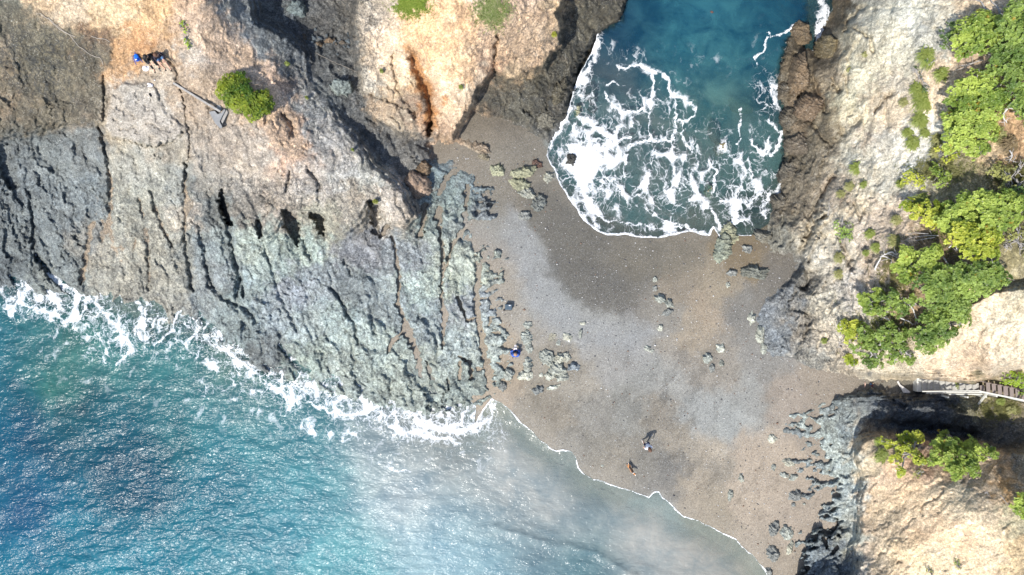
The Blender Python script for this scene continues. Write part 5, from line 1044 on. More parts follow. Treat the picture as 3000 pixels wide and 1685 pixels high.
tree('tree', 'large oval bright green tree above the straw-coloured clearing', 'tree', [(2820, 262, 28), (2862, 245, 34), (2905, 262, 34), (2800, 292, 22), (2848, 300, 38), (2900, 318, 36), (2785, 348, 24), (2835, 360, 40), (2888, 378, 32), (2795, 400, 26), (2845, 425, 32), (2778, 435, 14), (2880, 432, 18), (2935, 290, 22)], (2855, 340), 5, 1.0, group=GT, hue=A, bare=1)
tree('tree', 'green tree at the right edge beside the white forked limb', 'tree', [(2975, 262, 22), (3000, 290, 28), (2990, 320, 20), (3030, 330, 30)], (2995, 290), 6, .8, group=GT, hue=B_)
tree('tree', 'spreading green tree at the right edge above the big wood', 'tree', [(2905, 600, 32), (2945, 592, 32), (2965, 632, 28), (2905, 640, 30), (2870, 582, 24), (2990, 600, 26), (2935, 655, 20)], (2930, 620), 7, 1.1, group=GT, hue=A)
tree('tree', 'bright green tree with a forked pale twig at the upper cliff wood', 'tree', [(2830, 600, 32), (2800, 630, 26), (2770, 650, 24), (2785, 612, 18), (2845, 645, 24)], (2815, 625), 8, .9, group=GT, hue=A)
tree('tree', 'light green sprawling tree at the upper left of the cliff wood', 'tree', [(2662, 600, 17), (2695, 612, 17), (2735, 615, 24), (2725, 645, 18), (2680, 632, 11)], (2715, 620), 9, .6, group=GT, hue=Y, bare=2)
tree('tree', 'yellow-tipped round tree in the middle right of the cliff wood', 'tree', [(2828, 682, 32), (2868, 698, 34), (2905, 692, 26), (2895, 738, 28), (2850, 735, 28), (2800, 700, 20)], (2860, 710), 10, 1.1, group=GT, hue=Y)
tree('tree', 'small light green tree next to the pale fallen branch', 'tree', [(2660, 748, 23), (2638, 786, 20), (2668, 800, 18), (2650, 815, 14)], (2660, 785), 11, .8, group=GT, hue=A, bare=1)
tree('tree', 'round green tree between fallen branch and dark hollow', 'tree', [(2715, 755, 24), (2738, 738, 20), (2728, 788, 24), (2700, 780, 14)], (2722, 770), 12, .9, group=GT, hue=A)
tree('tree', 'wide dense tree in the centre of the cliff wood', 'tree', [(2718, 825, 32), (2768, 812, 32), (2742, 862, 36), (2792, 856, 34), (2762, 905, 30), (2812, 895, 28)], (2765, 860), 13, 1.2, group=GT, hue=B_)
tree('tree', 'dense tree reaching right over the bare tan slope', 'tree', [(2822, 800, 28), (2868, 800, 32), (2908, 812, 28), (2942, 815, 18), (2840, 845, 32), (2880, 840, 26), (2918, 790, 18)], (2870, 820), 14, 1.2, group=GT, hue=B_)
tree('tree', 'lowest tree of the wood bordering the pale slope', 'tree', [(2728, 950, 32), (2778, 945, 30), (2818, 935, 22), (2702, 988, 28), (2750, 985, 28), (2722, 1015, 20), (2785, 972, 16)], (2745, 965), 15, 1.0, group=GT, hue=B_)
tree('tree', 'light green small tree on the left flank of the wood', 'tree', [(2545, 882, 24), (2570, 862, 18), (2560, 905, 16), (2525, 872, 12)], (2555, 880), 16, .7, group=GT, hue=A)
tree('tree', 'open-crowned tree showing grey limbs left in the wood', 'tree', [(2600, 885, 22), (2622, 868, 18), (2640, 905, 20), (2585, 912, 14), (2665, 880, 18)], (2615, 895), 17, .7, group=GT, hue=B_, gap=-.2, bare=5)
tree('tree', 'yellowish green tree at the far lower left of the wood', 'tree', [(2473, 955, 16), (2498, 972, 20), (2512, 950, 14), (2490, 990, 12)], (2490, 970), 18, .5, group=GT, hue=Y)
tree('tree', 'dark green tree over the sand corner at the wood foot', 'tree', [(2540, 990, 26), (2518, 1018, 20), (2562, 1028, 24), (2545, 1060, 18), (2572, 1068, 12), (2588, 985, 20), (2530, 965, 14)], (2550, 1015), 19, .8, group=GT, hue=B_, gap=-.32)
tree('tree', 'loose green tree right of the dark green foot tree', 'tree', [(2610, 1002, 20), (2640, 980, 20), (2622, 1038, 18), (2662, 1050, 15), (2640, 1015, 16), (2605, 960, 16), (2612, 1062, 8)], (2632, 1010), 20, .7, group=GT, hue=B_, gap=-.3, bare=2)
tree('tree', 'tiny yellow-green sapling at the bottom left tip of the wood', 'tree', [(2488, 1050, 13), (2502, 1060, 8)], (2490, 1052), 21, .3, group=GT, hue=Y, trunk_r=.04)
tree('tree', 'loose green tree left above the ochre hill', 'tree', [(2650, 1283, 17), (2686, 1280, 17), (2640, 1308, 18), (2602, 1300, 12), (2624, 1342, 16), (2680, 1338, 17), (2640, 1382, 12), (2704, 1350, 11), (2662, 1312, 12), (2585, 1290, 8)], (2655, 1320), 22, .8, hue=Y, gap=-.3, bare=2, group='trees on the ochre hill')
tree('tree', 'dense green tree right above the ochre hill', 'tree', [(2765, 1272, 12), (2750, 1300, 17), (2790, 1308, 24), (2838, 1310, 24), (2742, 1334, 19), (2782, 1348, 28), (2830, 1350, 28), (2868, 1330, 20), (2898, 1318, 14), (2802, 1382, 20), (2850, 1378, 18), (2728, 1352, 10), (2915, 1335, 9)], (2810, 1335), 23, 1.0, hue=A, group='trees on the ochre hill')
tree('tree', 'green bush-like tree cut by the right edge beside the dark hollow', 'tree', [(2988, 1472, 20), (3002, 1498, 20), (3020, 1460, 20)], (2998, 1480), 24, .6, hue=A, group='trees on the ochre hill')
tree('shrub', 'round dark green bush beside the grey post on the headland', 'shrub', [(680, 242, 25), (702, 228, 18), (664, 268, 26), (708, 265, 30), (690, 295, 28), (726, 292, 30), (765, 290, 24), (755, 318, 26), (780, 308, 19), (735, 328, 20), (656, 250, 17), (776, 284, 17)], (715, 285), 25, .45, hue=((62, 96, 28), (138, 152, 52)), leaf=.065, dens=330, gap=-1.2)
tree('shrub', 'small upper tuft of green shrub above the seated people', 'shrub', [(536, 70, 9), (540, 85, 9), (532, 78, 6)], (537, 78), 26, .12, hue=((95, 130, 40), (150, 175, 65)), leaf=.05, trunk_r=.02, dens=200)
tree('shrub', 'small lower tuft of green shrub above the seated people', 'shrub', [(540, 112, 6), (546, 124, 8), (555, 136, 6)], (544, 120), 27, .12, hue=((95, 130, 40), (150, 175, 65)), leaf=.05, trunk_r=.02, dens=200)
tree('shrub', 'round olive shrub alone on the pale cliff', 'shrub', [(2468, 672, 20), (2480, 690, 17), (2462, 655, 13), (2485, 665, 13), (2470, 705, 10)], (2472, 678), 28, .3, hue=((105, 135, 60), (140, 165, 85)), leaf=.05, gap=-.3, trunk_r=.04)
tree('shrub', 'yellow-green shrub above the grey dead brush', 'shrub', [(2668, 510, 16), (2690, 525, 17), (2655, 528, 12), (2700, 545, 10)], (2678, 522), 29, .35, hue=Y, leaf=.06, trunk_r=.04)
tree('shrub', 'green shrub right of the yellow-green one on the cliff', 'shrub', [(2745, 512, 20), (2762, 535, 17), (2735, 490, 14), (2775, 515, 12)], (2752, 518), 30, .4, hue=A, leaf=.06, gap=-.3, trunk_r=.04)
tree('shrub', 'shrub just under the large oval tree', 'shrub', [(2752, 442, 14), (2772, 458, 16), (2795, 452, 14)], (2772, 452), 31, .35, hue=Y, leaf=.06, trunk_r=.04, gap=0)
tree('shrub', 'dull olive scrub at the right edge above the spreading tree', 'shrub', [(2925, 500, 24), (2960, 520, 26), (2990, 495, 24), (2985, 545, 20), (2940, 540, 16)], (2960, 520), 32, .4, hue=DULL, leaf=.06, gap=0, bare=3, trunk_r=.05)
tree('shrub', 'dark green shrub at the right edge over the big wood', 'shrub', [(2975, 570, 20), (3000, 600, 24), (2995, 560, 18)], (2990, 580), 33, .5, hue=D_, leaf=.07, trunk_r=.05)
tree('shrub', 'low dull scrub at the right edge beside the wood', 'shrub', [(2960, 700, 22), (2985, 680, 22), (2990, 730, 18), (2945, 725, 12)], (2975, 705), 34, .25, hue=DULL, leaf=.05, gap=.05, bare=3, trunk_r=.04)
tree('shrub', 'green scrub in the top right corner of the gully above the stairs', 'shrub', [(2960, 1100, 15), (2990, 1110, 22), (2945, 1112, 12), (3005, 1135, 18), (2970, 1120, 12)], (2980, 1112), 35, .3, hue=((85, 115, 30), (140, 165, 55)), leaf=.06, trunk_r=.04)
tree('shrub', 'dark shrub patch between tussocks on the upper cliff', 'shrub', [(2680, 210, 14), (2690, 230, 14), (2720, 180, 10), (2712, 262, 10)], (2692, 220), 36, .25, hue=D_, leaf=.05, gap=0, bare=2, trunk_r=.03)
tree('shrub', 'small dark shrub on the ochre hill below the loose tree', 'shrub', [(2685, 1388, 12), (2698, 1384, 9)], (2690, 1388), 37, .15, hue=DULL, leaf=.04, trunk_r=.03)
tree('shrub', 'tiny green clump low on the ochre hill', 'shrub', [(2805, 1648, 9), (2808, 1660, 7)], (2806, 1652), 38, .1, hue=((100, 125, 60), (140, 155, 85)), leaf=.04, trunk_r=.02)
tree('shrub', 'tiny dull clump at the bottom of the ochre hill', 'shrub', [(2722, 1668, 9), (2728, 1678, 7)], (2724, 1672), 39, .1, hue=DULL, leaf=.04, trunk_r=.02)

def tussock(u, v, r, label, seed, n=150, cols=((135, 160, 60), (185, 195, 110)), lean=(0, -.3), h=.35, cat='grass tussock'):
    rng = np.random.RandomState(seed); base = on_ground(u, v, -.02); R = r * S * (CAM_H - base.z) / CAM_H
    th = rng.uniform(0, 6.283, n); L = R * rng.uniform(.55, 1.15, n); co = []; cl = []
    ox = rng.normal(0, R * .22, n); oy = rng.normal(0, R * .22, n); lx = lean[0] * R; ly = lean[1] * R
    ca = albedo(cols[0]); cb = albedo(cols[1]); t = [0, .35, .7, 1.0]; hz = [0, .8, 1.0, .45]; wd = [.012, .016, .012, .002]
    P = np.zeros((n, 4, 2, 3)); Cc = np.zeros((n, 4, 2, 3)); m = rng.uniform(size=n)
    for k in range(4):
        x = ox + np.cos(th) * L * t[k] + lx * t[k] ** 2; y = oy + np.sin(th) * L * t[k] + ly * t[k] ** 2; z = h * hz[k] * rng.uniform(.7, 1.1, n)
        w = wd[k] * 1.5
        for s_, j in ((-1, 0), (1, 1)):
            P[:, k, j] = np.stack([x - np.sin(th) * w * s_, y + np.cos(th) * w * s_, z], -1)
            Cc[:, k, j] = (ca + (cb - ca) * np.clip(m * .6 + t[k] * .5, 0, 1)[:, None])
    i0 = np.arange(n)[:, None] * 8
    f = np.concatenate([np.stack([i0[:, 0] + 2 * k, i0[:, 0] + 2 * k + 1, i0[:, 0] + 2 * k + 3, i0[:, 0] + 2 * k + 2], -1) for k in range(3)])
    o = np_mesh('grass_tussock', P.reshape(-1, 3), f, M_GRASS, None, Cc.reshape(-1, 3), False, base)
    return tag(o, label, cat, 'grass tussocks on the cliffs')
ST = ((150, 160, 85), (205, 200, 140))
for i, (u, v, r, lab, kw) in enumerate([
 (2712, 168, 30, 'large arching tussock highest on the pale cliff', {}), (2750, 218, 20, 'green tussock right of the dark shrub patch', {}), (2680, 262, 22, 'tussock at the left end of the upper grass group', {}),
 (2700, 290, 32, 'bright tussock lowest in the upper grass group', {}), (2688, 350, 24, 'round tussock alone below the upper grass group', {}), (2652, 388, 15, 'small dark tussock left under the round one', {}), (2702, 390, 14, 'small green tussock right under the round one', {}),
 (2668, 418, 20, 'pale green tussock below the two small ones', {}), (2740, 410, 20, 'straw tussock beside the oval tree', dict(cols=ST)), (2502, 490, 17, 'yellow-green tussock out on the middle cliff', {}), (2482, 545, 13, 'dim tussock below the yellow-green one', dict(cols=ST)),
 (2524, 540, 10, 'small tussock right of the dim one', {}), (2630, 538, 11, 'little tussock on white rock', {}), (2690, 585, 22, 'grey-green tussock above the cliff wood', {}), (2620, 642, 15, 'straw-green tussock on the mid cliff', dict(cols=ST)),
 (2542, 682, 14, 'upright tussock right of the olive shrub', {}), (2615, 702, 18, 'wide pale tussock above the fallen branch', dict(cols=ST)), (2562, 722, 15, 'green tussock on the dark ledge', {}), (2530, 740, 9, 'tiny tussock by the dark ledge', {}),
 (2452, 752, 15, 'olive tussock at the left of the pale cliff', dict(cols=ST)), (2452, 800, 13, 'olive tussock below the other olive one', dict(cols=ST)), (2458, 568, 11, 'faint tussock on the yellow streak', dict(cols=ST)), (2800, 1122, 13, 'bright tuft hanging over the concrete steps', {}),
 (2570, 1288, 13, 'small bright tuft beside the dark gully rock', {}), (2578, 1330, 20, 'arching tuft left of the hill trees', {}), (2925, 1172, 12, 'green tuft below the wooden stairs', {}), (2955, 1195, 12, 'dull tuft under the stair rail', dict(cols=ST)),
 (2640, 300, 12, 'wispy straw tuft on the cliff face', dict(cols=ST)), (2730, 445, 16, 'straw tuft at the foot of the oval tree', dict(cols=ST)), (2950, 420, 26, 'spiky dry tussock near the right edge', dict(cols=((120, 100, 75), (190, 170, 130)))), (2920, 395, 20, 'dry green tussock beside the spiky one', dict(cols=ST)),
 (1120, 210, 5, 'tiny green sprig on the orange outcrop', {}), (1352, 257, 6, 'small green sprig on the outcrop tip', {}), (1623, 104, 7, 'yellow sprig on the right side of the outcrop', dict(cols=((150, 160, 40), (200, 200, 80)))),
 (845, 188, 6, 'green sprig on the grey headland crest', {}), (902, 288, 4, 'tiny sprig on the headland edge', {}), (1036, 440, 4, 'tiny sprig on the mid headland', {}), (1102, 590, 7, 'mossy sprig above the headland cave', dict(cols=((140, 150, 50), (180, 185, 90)))),
 (2410, 995, 8, 'small green sprig on the lower white cliff', {}), (2482, 206, 6, 'faint sprig on the rounded white rock', dict(cols=ST)), (2530, 160, 9, 'pale sprig on the white crest rock', dict(cols=ST))]):
    tussock(u, v, r, lab, 500 + i, int(60 + r * 9), **kw)
def turf(u0, u1, v0, v1, label, seed, cols):
    rng = np.random.RandomState(seed); T = None; co = []; fc = []; cl = []; n = 0
    ca = albedo(cols[0]); cb = albedo(cols[1]); cu = (u0 + u1) / 2; cv = (v0 + v1) / 2; base = on_ground(cu, cv)
    for i in range(3200):
        u = cu + rng.normal(0, .33) * (u1 - u0) / 1.6; v = cv + rng.normal(0, .33) * (v1 - v0) / 1.6
        if perlin(np.array([u / 18.]), np.array([v / 18.]), seed)[0] < -.2: continue
        p = on_ground(u, v, -.01) - base; th = rng.uniform(0, 6.28); L = rng.uniform(.10, .24); w = .012
        d = Vector((math.cos(th), math.sin(th), 0)); s_ = Vector((-d.y, d.x, 0)) * w; h = rng.uniform(.06, .16)
        q = [p - s_, p + s_, p + d * L * .5 + Vector((0, 0, h)) + s_, p + d * L * .5 + Vector((0, 0, h)) - s_, p + d * L + Vector((0, 0, h * .6)) + s_ * .2, p + d * L + Vector((0, 0, h * .6)) - s_ * .2]
        co += [x[:] for x in q]; fc += [(n, n + 1, n + 2, n + 3), (n + 3, n + 2, n + 4, n + 5)]; n += 6
        cl += [ca + (cb - ca) * rng.uniform()] * 6
    o = np_mesh('grass_patch', np.array(co), np.array(fc), M_GRASS, None, np.array(cl), False, base); o['kind'] = 'stuff'; return o
turf(1150, 1265, -30, 55, '', 61, ((120, 155, 35), (185, 200, 90)))
turf(1385, 1500, -20, 85, '', 62, ((120, 150, 50), (205, 205, 150)))
turf(2860, 3000, 1165, 1230, '', 63, ((110, 115, 60), (175, 170, 110)))
turf(2900, 3050, 470, 580, '', 64, ((110, 110, 60), (160, 155, 100)))
turf(2660, 2850, 460, 540, '', 65, ((130, 135, 75), (190, 185, 130)))
turf(2700, 2940, 560, 760, '', 68, ((105, 120, 50), (165, 172, 90)))
turf(2480, 2700, 880, 1060, '', 69, ((105, 118, 55), (165, 165, 100)))
turf(2760, 2920, 240, 440, '', 70, ((115, 125, 60), (180, 175, 110)))
turf(2560, 2700, 700, 900, '', 67, ((120, 125, 70), (180, 170, 115)))

def limbs(label, paths, r0, mat, seed, twigs=3, zoff=.25, name='bare_branch', cat='branch'):
    rr = random.Random(seed); b = on_ground(*paths[0][0]); T = bmesh.new()
    for path in paths:
        pts = []
        for i, (u, v) in enumerate(path):
            pts.append(at(u, v, sm_ground(u, v) + zoff) - b)
        # smooth by midpoint insertion
        q = [pts[0]]
        for a_, b_ in zip(pts, pts[1:]): q += [(a_ + b_) / 2 + Vector((rr.uniform(-.03, .03), rr.uniform(-.03, .03), rr.uniform(-.02, .05))), b_]
        n_ = len(q); tube(T, q, [r0 * (1 - .8 * i / (n_ - 1)) for i in range(n_)], 6)
        for _ in range(twigs):
            s_ = q[rr.randint(1, n_ - 1)]; a = rr.uniform(0, 6.28); l = rr.uniform(.15, .45)
            tube(T, wobble(s_, s_ + Vector((math.cos(a) * l, math.sin(a) * l, rr.uniform(-.05, .1))), 3, .04, rr), [r0 * .3, r0 * .25, r0 * .18, r0 * .1], 5)
    return tag(bm_obj(name, T, mat, None, True, b), label, cat, 'bare limbs on the right cliff')
limbs('twisted bare grey limbs reaching left at the top right corner', [[(2960, 45), (2930, 50), (2905, 42), (2880, 38), (2855, 34)], [(2905, 42), (2885, 25), (2875, 5), (2850, -5)], [(2930, 50), (2925, 25), (2908, 8), (2895, -8)], [(2945, 45), (2945, 30), (2935, 15)], [(2960, 45), (2965, 30), (2990, 28)]], .055, M_BARK, 71)
limbs('thin grey branch along the pale gap below the top trees', [[(2880, 175), (2850, 185), (2820, 200), (2795, 208)], [(2850, 185), (2830, 190), (2800, 195)]], .035, M_BARK, 72)
limbs('white forked limb at the right edge by the oval tree', [[(2940, 330), (2955, 315), (2975, 320), (3000, 335)], [(2955, 315), (2962, 300), (2958, 285), (2975, 265)], [(2940, 330), (2942, 350), (2950, 360)]], .06, M_BLEACH, 73)
limbs('small white dead branch under the spiky dry tussock', [[(2958, 440), (2966, 455), (2960, 468), (2970, 475)], [(2966, 455), (2955, 458)]], .035, M_BLEACH, 74)
limbs('pale fallen branch with claw-like fork on the mid cliff', [[(2563, 790), (2572, 770), (2582, 750), (2600, 742), (2620, 750)], [(2582, 750), (2595, 752), (2612, 762)], [(2600, 742), (2615, 738), (2625, 748)], [(2572, 770), (2565, 785)]], .05, M_BLEACH, 75)
limbs('grey limbs in the dark hollow of the wood', [[(2765, 755), (2778, 775), (2790, 785), (2830, 790)], [(2790, 785), (2805, 775), (2812, 765)], [(2778, 775), (2775, 790), (2790, 800)]], .045, M_BLEACH, 76)
limbs('long pale limb crossing the centre of the wood', [[(2645, 875), (2675, 885), (2700, 902)], [(2650, 880), (2675, 905), (2685, 935), (2682, 950)], [(2630, 900), (2655, 890)]], .045, M_BLEACH, 77)
limbs('pale limb low in the wood', [[(2635, 930), (2660, 940), (2675, 950)], [(2590, 930), (2610, 940), (2605, 955)]], .04, M_BLEACH, 78)
limbs('grey dead bush below the yellowish lower left tree', [[(2458, 1018), (2460, 1005), (2465, 1000), (2480, 985), (2495, 975)], [(2460, 1005), (2475, 1010), (2490, 1005)], [(2462, 1015), (2470, 1025), (2485, 1020)], [(2458, 1000), (2458, 1012)]], .03, M_BARK, 79, 6, .2)
limbs('dry grey branches sweeping left above the light green tree', [[(2750, 690), (2710, 690), (2670, 695), (2640, 710)], [(2740, 695), (2700, 702), (2660, 705)], [(2720, 685), (2680, 682), (2650, 685)]], .03, M_BARK, 80, 5, .2)
limbs('twisted grey twigs above the light green sprawling tree', [[(2765, 600), (2785, 590), (2780, 605), (2795, 600)]], .035, M_BLEACH, 81)
limbs('single bleached twig left of the light green sprawling tree', [[(2650, 600), (2648, 580), (2655, 565)]], .03, M_BLEACH, 85)
limbs('forked pale twig on the tree right of the wood top', [[(2780, 725), (2790, 718), (2810, 722)], [(2800, 720), (2805, 735)]], .03, M_BLEACH, 82, 1, 1.0)
limbs('long dark dry root hanging over the pale cliff edge', [[(2425, 632), (2430, 610), (2428, 590), (2440, 568)]], .03, M_BARK, 83, 3, .1)
limbs('dry twigs along the lower edge of the ochre hill hollow', [[(2930, 1450), (2945, 1468), (2960, 1485), (2975, 1500)], [(2885, 1445), (2892, 1440), (2900, 1450)]], .025, M_BARK, 84, 6, .15)
# ------------------------------------------------------------------ people, dog and their things
def skin_obj(name, pts, edges, rad, mat, parent, root=0, sub=2):
    me = bpy.data.meshes.new(name); me.from_pydata([tuple(p) for p in pts], edges, []); me.update()
    ob = bpy.data.objects.new(name, me); COL.objects.link(ob)
    md = ob.modifiers.new('s', 'SKIN'); md.use_smooth_shade = True
    for i, v in enumerate(me.skin_vertices[0].data):
        r = rad[i]; v.radius = (r, r) if not isinstance(r, tuple) else r; v.use_root = (i == root)
    ob.modifiers.new('d', 'SUBSURF').levels = sub
    ob.modifiers['d'].render_levels = sub
    dg = bpy.context.evaluated_depsgraph_get(); ev = ob.evaluated_get(dg)
    m2 = bpy.data.meshes.new_from_object(ev); m2.name = name
    ob.modifiers.clear(); ob.data = m2; bpy.data.meshes.remove(me)
    m2.materials.clear(); m2.materials.append(mat); m2.polygons.foreach_set('use_smooth', [True] * len(m2.polygons))
    ob.parent = parent
    return ob
def cloth(name, col, rough=.85): return plain_mat(name, col, rough, .18, 12, .4, .006, .15)
M_SKIN = plain_mat('skin', (.50, .30, .21), .55, .06, 20, .1, .002)
class Chain:
    def __init__(s): s.p = []; s.e = []; s.r = []; s.k = {}
    def add(s, key, p, r, to=None):
        s.k[key] = len(s.p); s.p.append(Vector(p)); s.r.append(r)
        if to is not None: s.e.append((s.k[to], s.k[key]))
def person(label, J, loc, rz, hair, shirt, legs, shoes, hairlen=0.0, sleeves='long', trousers='long'):
    """J: joints in metres, x right, y forward, z up; built as one skin surface with clothes over it"""
    T = thing('person', label, 'person', loc, rz)
    g = {k: Vector(v) for k, v in J.items()}
    c = Chain()
    c.add('pel', g['pelvis'], (.13, .10)); c.add('wai', g['pelvis'].lerp(g['chest'], .5), (.115, .09), 'pel'); c.add('che', g['chest'], (.135, .10), 'wai')
    c.add('nek', g['neck'], .05, 'che'); up = (g['head'] - g['neck']).normalized(); fw = g['face'].normalized()
    c.add('jaw', g['neck'] + up * .07, .062, 'nek'); c.add('skl', g['head'], .095, 'jaw'); c.add('top', g['head'] + up * .07, .075, 'skl')
    c.add('nose', g['head'] + fw * .098 - up * .02, .014, 'skl')
    sd_ = fw.cross(up).normalized()
    for s_ in ('l', 'r'):
        c.add('sh' + s_, g['sh' + s_], .058, 'che'); c.add('ua' + s_, g['sh' + s_].lerp(g['el' + s_], .5), .046, 'sh' + s_); c.add('el' + s_, g['el' + s_], .040, 'ua' + s_)
        c.add('fa' + s_, g['el' + s_].lerp(g['wr' + s_], .5), .036, 'el' + s_); c.add('wr' + s_, g['wr' + s_], .025, 'fa' + s_)
        hd = (g['wr' + s_] - g['el' + s_]).normalized(); n = Vector((0, 0, 1)); w = hd.cross(n)
        w = w.normalized() if w.length > .1 else Vector((1, 0, 0)); dn = hd.cross(w).normalized()
        if dn.z > 0: dn = -dn
        c.add('pa' + s_, g['wr' + s_] + hd * .05, (.032, .018), 'wr' + s_)
        sg = 1 if s_ == 'l' else -1
        for q, (o, L) in enumerate(((-.030, .066), (-.011, .076), (.010, .070), (.029, .056))):
            b = g['wr' + s_] + hd * .088 + w * o; c.add(f'f{q}a{s_}', b, .0095, 'pa' + s_)
            c.add(f'f{q}b{s_}', b + hd * L * .5 + dn * .012, .0088, f'f{q}a{s_}'); c.add(f'f{q}c{s_}', b + hd * L * .8 + dn * .034, .0078, f'f{q}b{s_}')
        c.add('ta' + s_, g['wr' + s_] + hd * .035 + w * .034 * sg, .011, 'pa' + s_); c.add('tb' + s_, g['wr' + s_] + hd * .075 + w * .05 * sg + dn * .02, .0095, 'ta' + s_)
        c.add('hi' + s_, g['hi' + s_], .085, 'pel'); c.add('th' + s_, g['hi' + s_].lerp(g['kn' + s_], .5), .072, 'hi' + s_); c.add('kn' + s_, g['kn' + s_], .054, 'th' + s_)
        c.add('ca' + s_, g['kn' + s_].lerp(g['an' + s_], .4), .052, 'kn' + s_); c.add('an' + s_, g['an' + s_], .036, 'ca' + s_)
        c.add('to' + s_, g['to' + s_], .032, 'an' + s_)
    skin_obj('body', c.p, c.e, c.r, M_SKIN, T, 0, 1)
    # shirt
    q = Chain(); q.add('pel', g['pelvis'] + Vector((0, 0, .02)), (.155, .125)); q.add('wai', g['pelvis'].lerp(g['chest'], .5), (.145, .115), 'pel'); q.add('che', g['chest'], (.165, .125), 'wai'); q.add('col', g['chest'].lerp(g['neck'], .6), .085, 'che')
    for s_ in ('l', 'r'):
        q.add('sh' + s_, g['sh' + s_], .075, 'che')
        if sleeves != 'none':
            q.add('ua' + s_, g['sh' + s_].lerp(g['el' + s_], .55), .063, 'sh' + s_)
            if sleeves == 'long': q.add('el' + s_, g['el' + s_], .055, 'ua' + s_); q.add('cu' + s_, g['el' + s_].lerp(g['wr' + s_], .92), .040, 'el' + s_)
    skin_obj('shirt', q.p, q.e, q.r, shirt, T, 0, 2)
    q = Chain(); q.add('pel', g['pelvis'] - Vector((0, 0, .01)), (.145, .12))
    for s_ in ('l', 'r'):
        q.add('hi' + s_, g['hi' + s_], .098, 'pel'); q.add('th' + s_, g['hi' + s_].lerp(g['kn' + s_], .55), .088, 'hi' + s_)
        if trousers == 'long': q.add('kn' + s_, g['kn' + s_], .070, 'th' + s_); q.add('an' + s_, g['kn' + s_].lerp(g['an' + s_], .93), .055, 'kn' + s_)
        else: q.add('kn' + s_, g['hi' + s_].lerp(g['kn' + s_], .9), .078, 'th' + s_)
    skin_obj('trousers' if trousers == 'long' else 'shorts', q.p, q.e, q.r, legs, T, 0, 2)
    # hair follows the skull, open over the face
    bm = bmesh.new(); bmesh.ops.create_icosphere(bm, subdivisions=4, radius=1.0)
    R = Matrix((sd_, fw, up)).transposed()
    for v in bm.verts:
        d = v.co.copy(); r = 1 + .05 * math.sin(d.x * 19) * math.sin(d.z * 15 + d.y * 11)
        if d.y > .15 and d.z < .35: r = .6
        drop = hairlen * max(0, -d.z) * (1 if d.y < .1 else 0)
        v.co = R @ Vector((d.x * .108 * r, d.y * .122 * r - .012, d.z * .122 * r - drop)) + g['head'] + up * .022
    bm_obj('hair', bm, hair, T, True)
    for s_ in (-1, 1):
        bm = bmesh.new(); bmesh.ops.create_icosphere(bm, subdivisions=2, radius=.012, matrix=Matrix.Translation(g['head'] + fw * .088 + sd_ * .032 * s_ - up * .0))
        bm_obj('eye', bm, cloth_dark, T, True)
        bm = bmesh.new(); bmesh.ops.create_icosphere(bm, subdivisions=2, radius=1.0, matrix=Matrix.Translation(g['head'] + sd_ * .098 * s_ - up * .015) @ Matrix.Diagonal((.014, .022, .03, 1)))
        bm_obj('ear', bm, M_SKIN, T, True)
    for s_ in ('l', 'r'):
        a = g['an' + s_]; t = g['to' + s_]; d = (t - a); h = Vector((d.x, d.y, 0)).normalized()
        skin_obj('shoe', [a - h * .05 - Vector((0, 0, .03)), a.lerp(t, .45) - Vector((0, 0, .015)), t + h * .03 - Vector((0, 0, .0))], [(0, 1), (1, 2)], [.042, .044, .036], shoes, T, 0, 2)
    return T
cloth_dark = cloth('black_cloth', (.018, .018, .022)); M_BLUE = cloth('blue_jacket', (.045, .10, .34)); M_WHITE = cloth('white_shirt', (.72, .72, .76)); M_DENIM = cloth('denim', (.10, .19, .34)); M_NAVY = cloth('navy_cloth', (.025, .035, .09))
M_BLK2 = cloth('charcoal_jumper', (.030, .024, .032)); M_HAIRB = plain_mat('brown_hair', (.10, .05, .03), .6, .3, 30, .6, .004); M_HAIRK = plain_mat('black_hair', (.015, .013, .013), .55, .3, 30, .6, .004); M_HAIRG = plain_mat('sandy_hair', (.34, .20, .12), .6, .3, 30, .6, .004)
M_SHOEW = cloth('white_shoe', (.6, .6, .6)); M_SHOEB = cloth('black_shoe', (.02, .02, .02)); M_PLW = plain_mat('white_plastic', (.72, .70, .74), .35, .05, 6, .1, .002, .5)
def sit(lean=.0):
    return dict(pelvis=(0, 0, .13), chest=(0, .10 + lean, .46), neck=(0, .15 + lean, .60), head=(0, .19 + lean * 1.2, .73), face=(0, .9, -.35), shl=(-.18, .10 + lean, .50), shr=(.18, .10 + lean, .50),
        ell=(-.24, .22 + lean, .28), elr=(.24, .22 + lean, .28), wrl=(-.12, .42 + lean, .36), wrr=(.12, .42 + lean, .36), hil=(-.10, .03, .11), hir=(.10, .03, .11), knl=(-.16, .40, .40), knr=(.16, .40, .40),
        anl=(-.13, .62, .07), anr=(.13, .62, .07), tol=(-.14, .78, .03), tor=(.14, .78, .03))
# two people sitting on the headland
J = sit(.04); J['knr'] = (.10, .38, .42); J['anr'] = (.16, .68, .07); J['tor'] = (.18, .84, .04)
person('seated person in black with dark trousers beside the blue backpack', J, on_ground(441, 168, .03), math.radians(-150), M_HAIRK, cloth_dark, cloth_dark, M_SHOEB)
J = sit(.0); J['knl'] = (-.13, .42, .36); J['anl'] = (-.12, .80, .06); J['tol'] = (-.12, .95, .05)
person('seated person in dark top and denim shorts with bare legs stretched out', J, on_ground(472, 166, .03), math.radians(-150), M_HAIRB, M_BLK2, M_DENIM, M_SHOEB, .1, 'long', 'short')
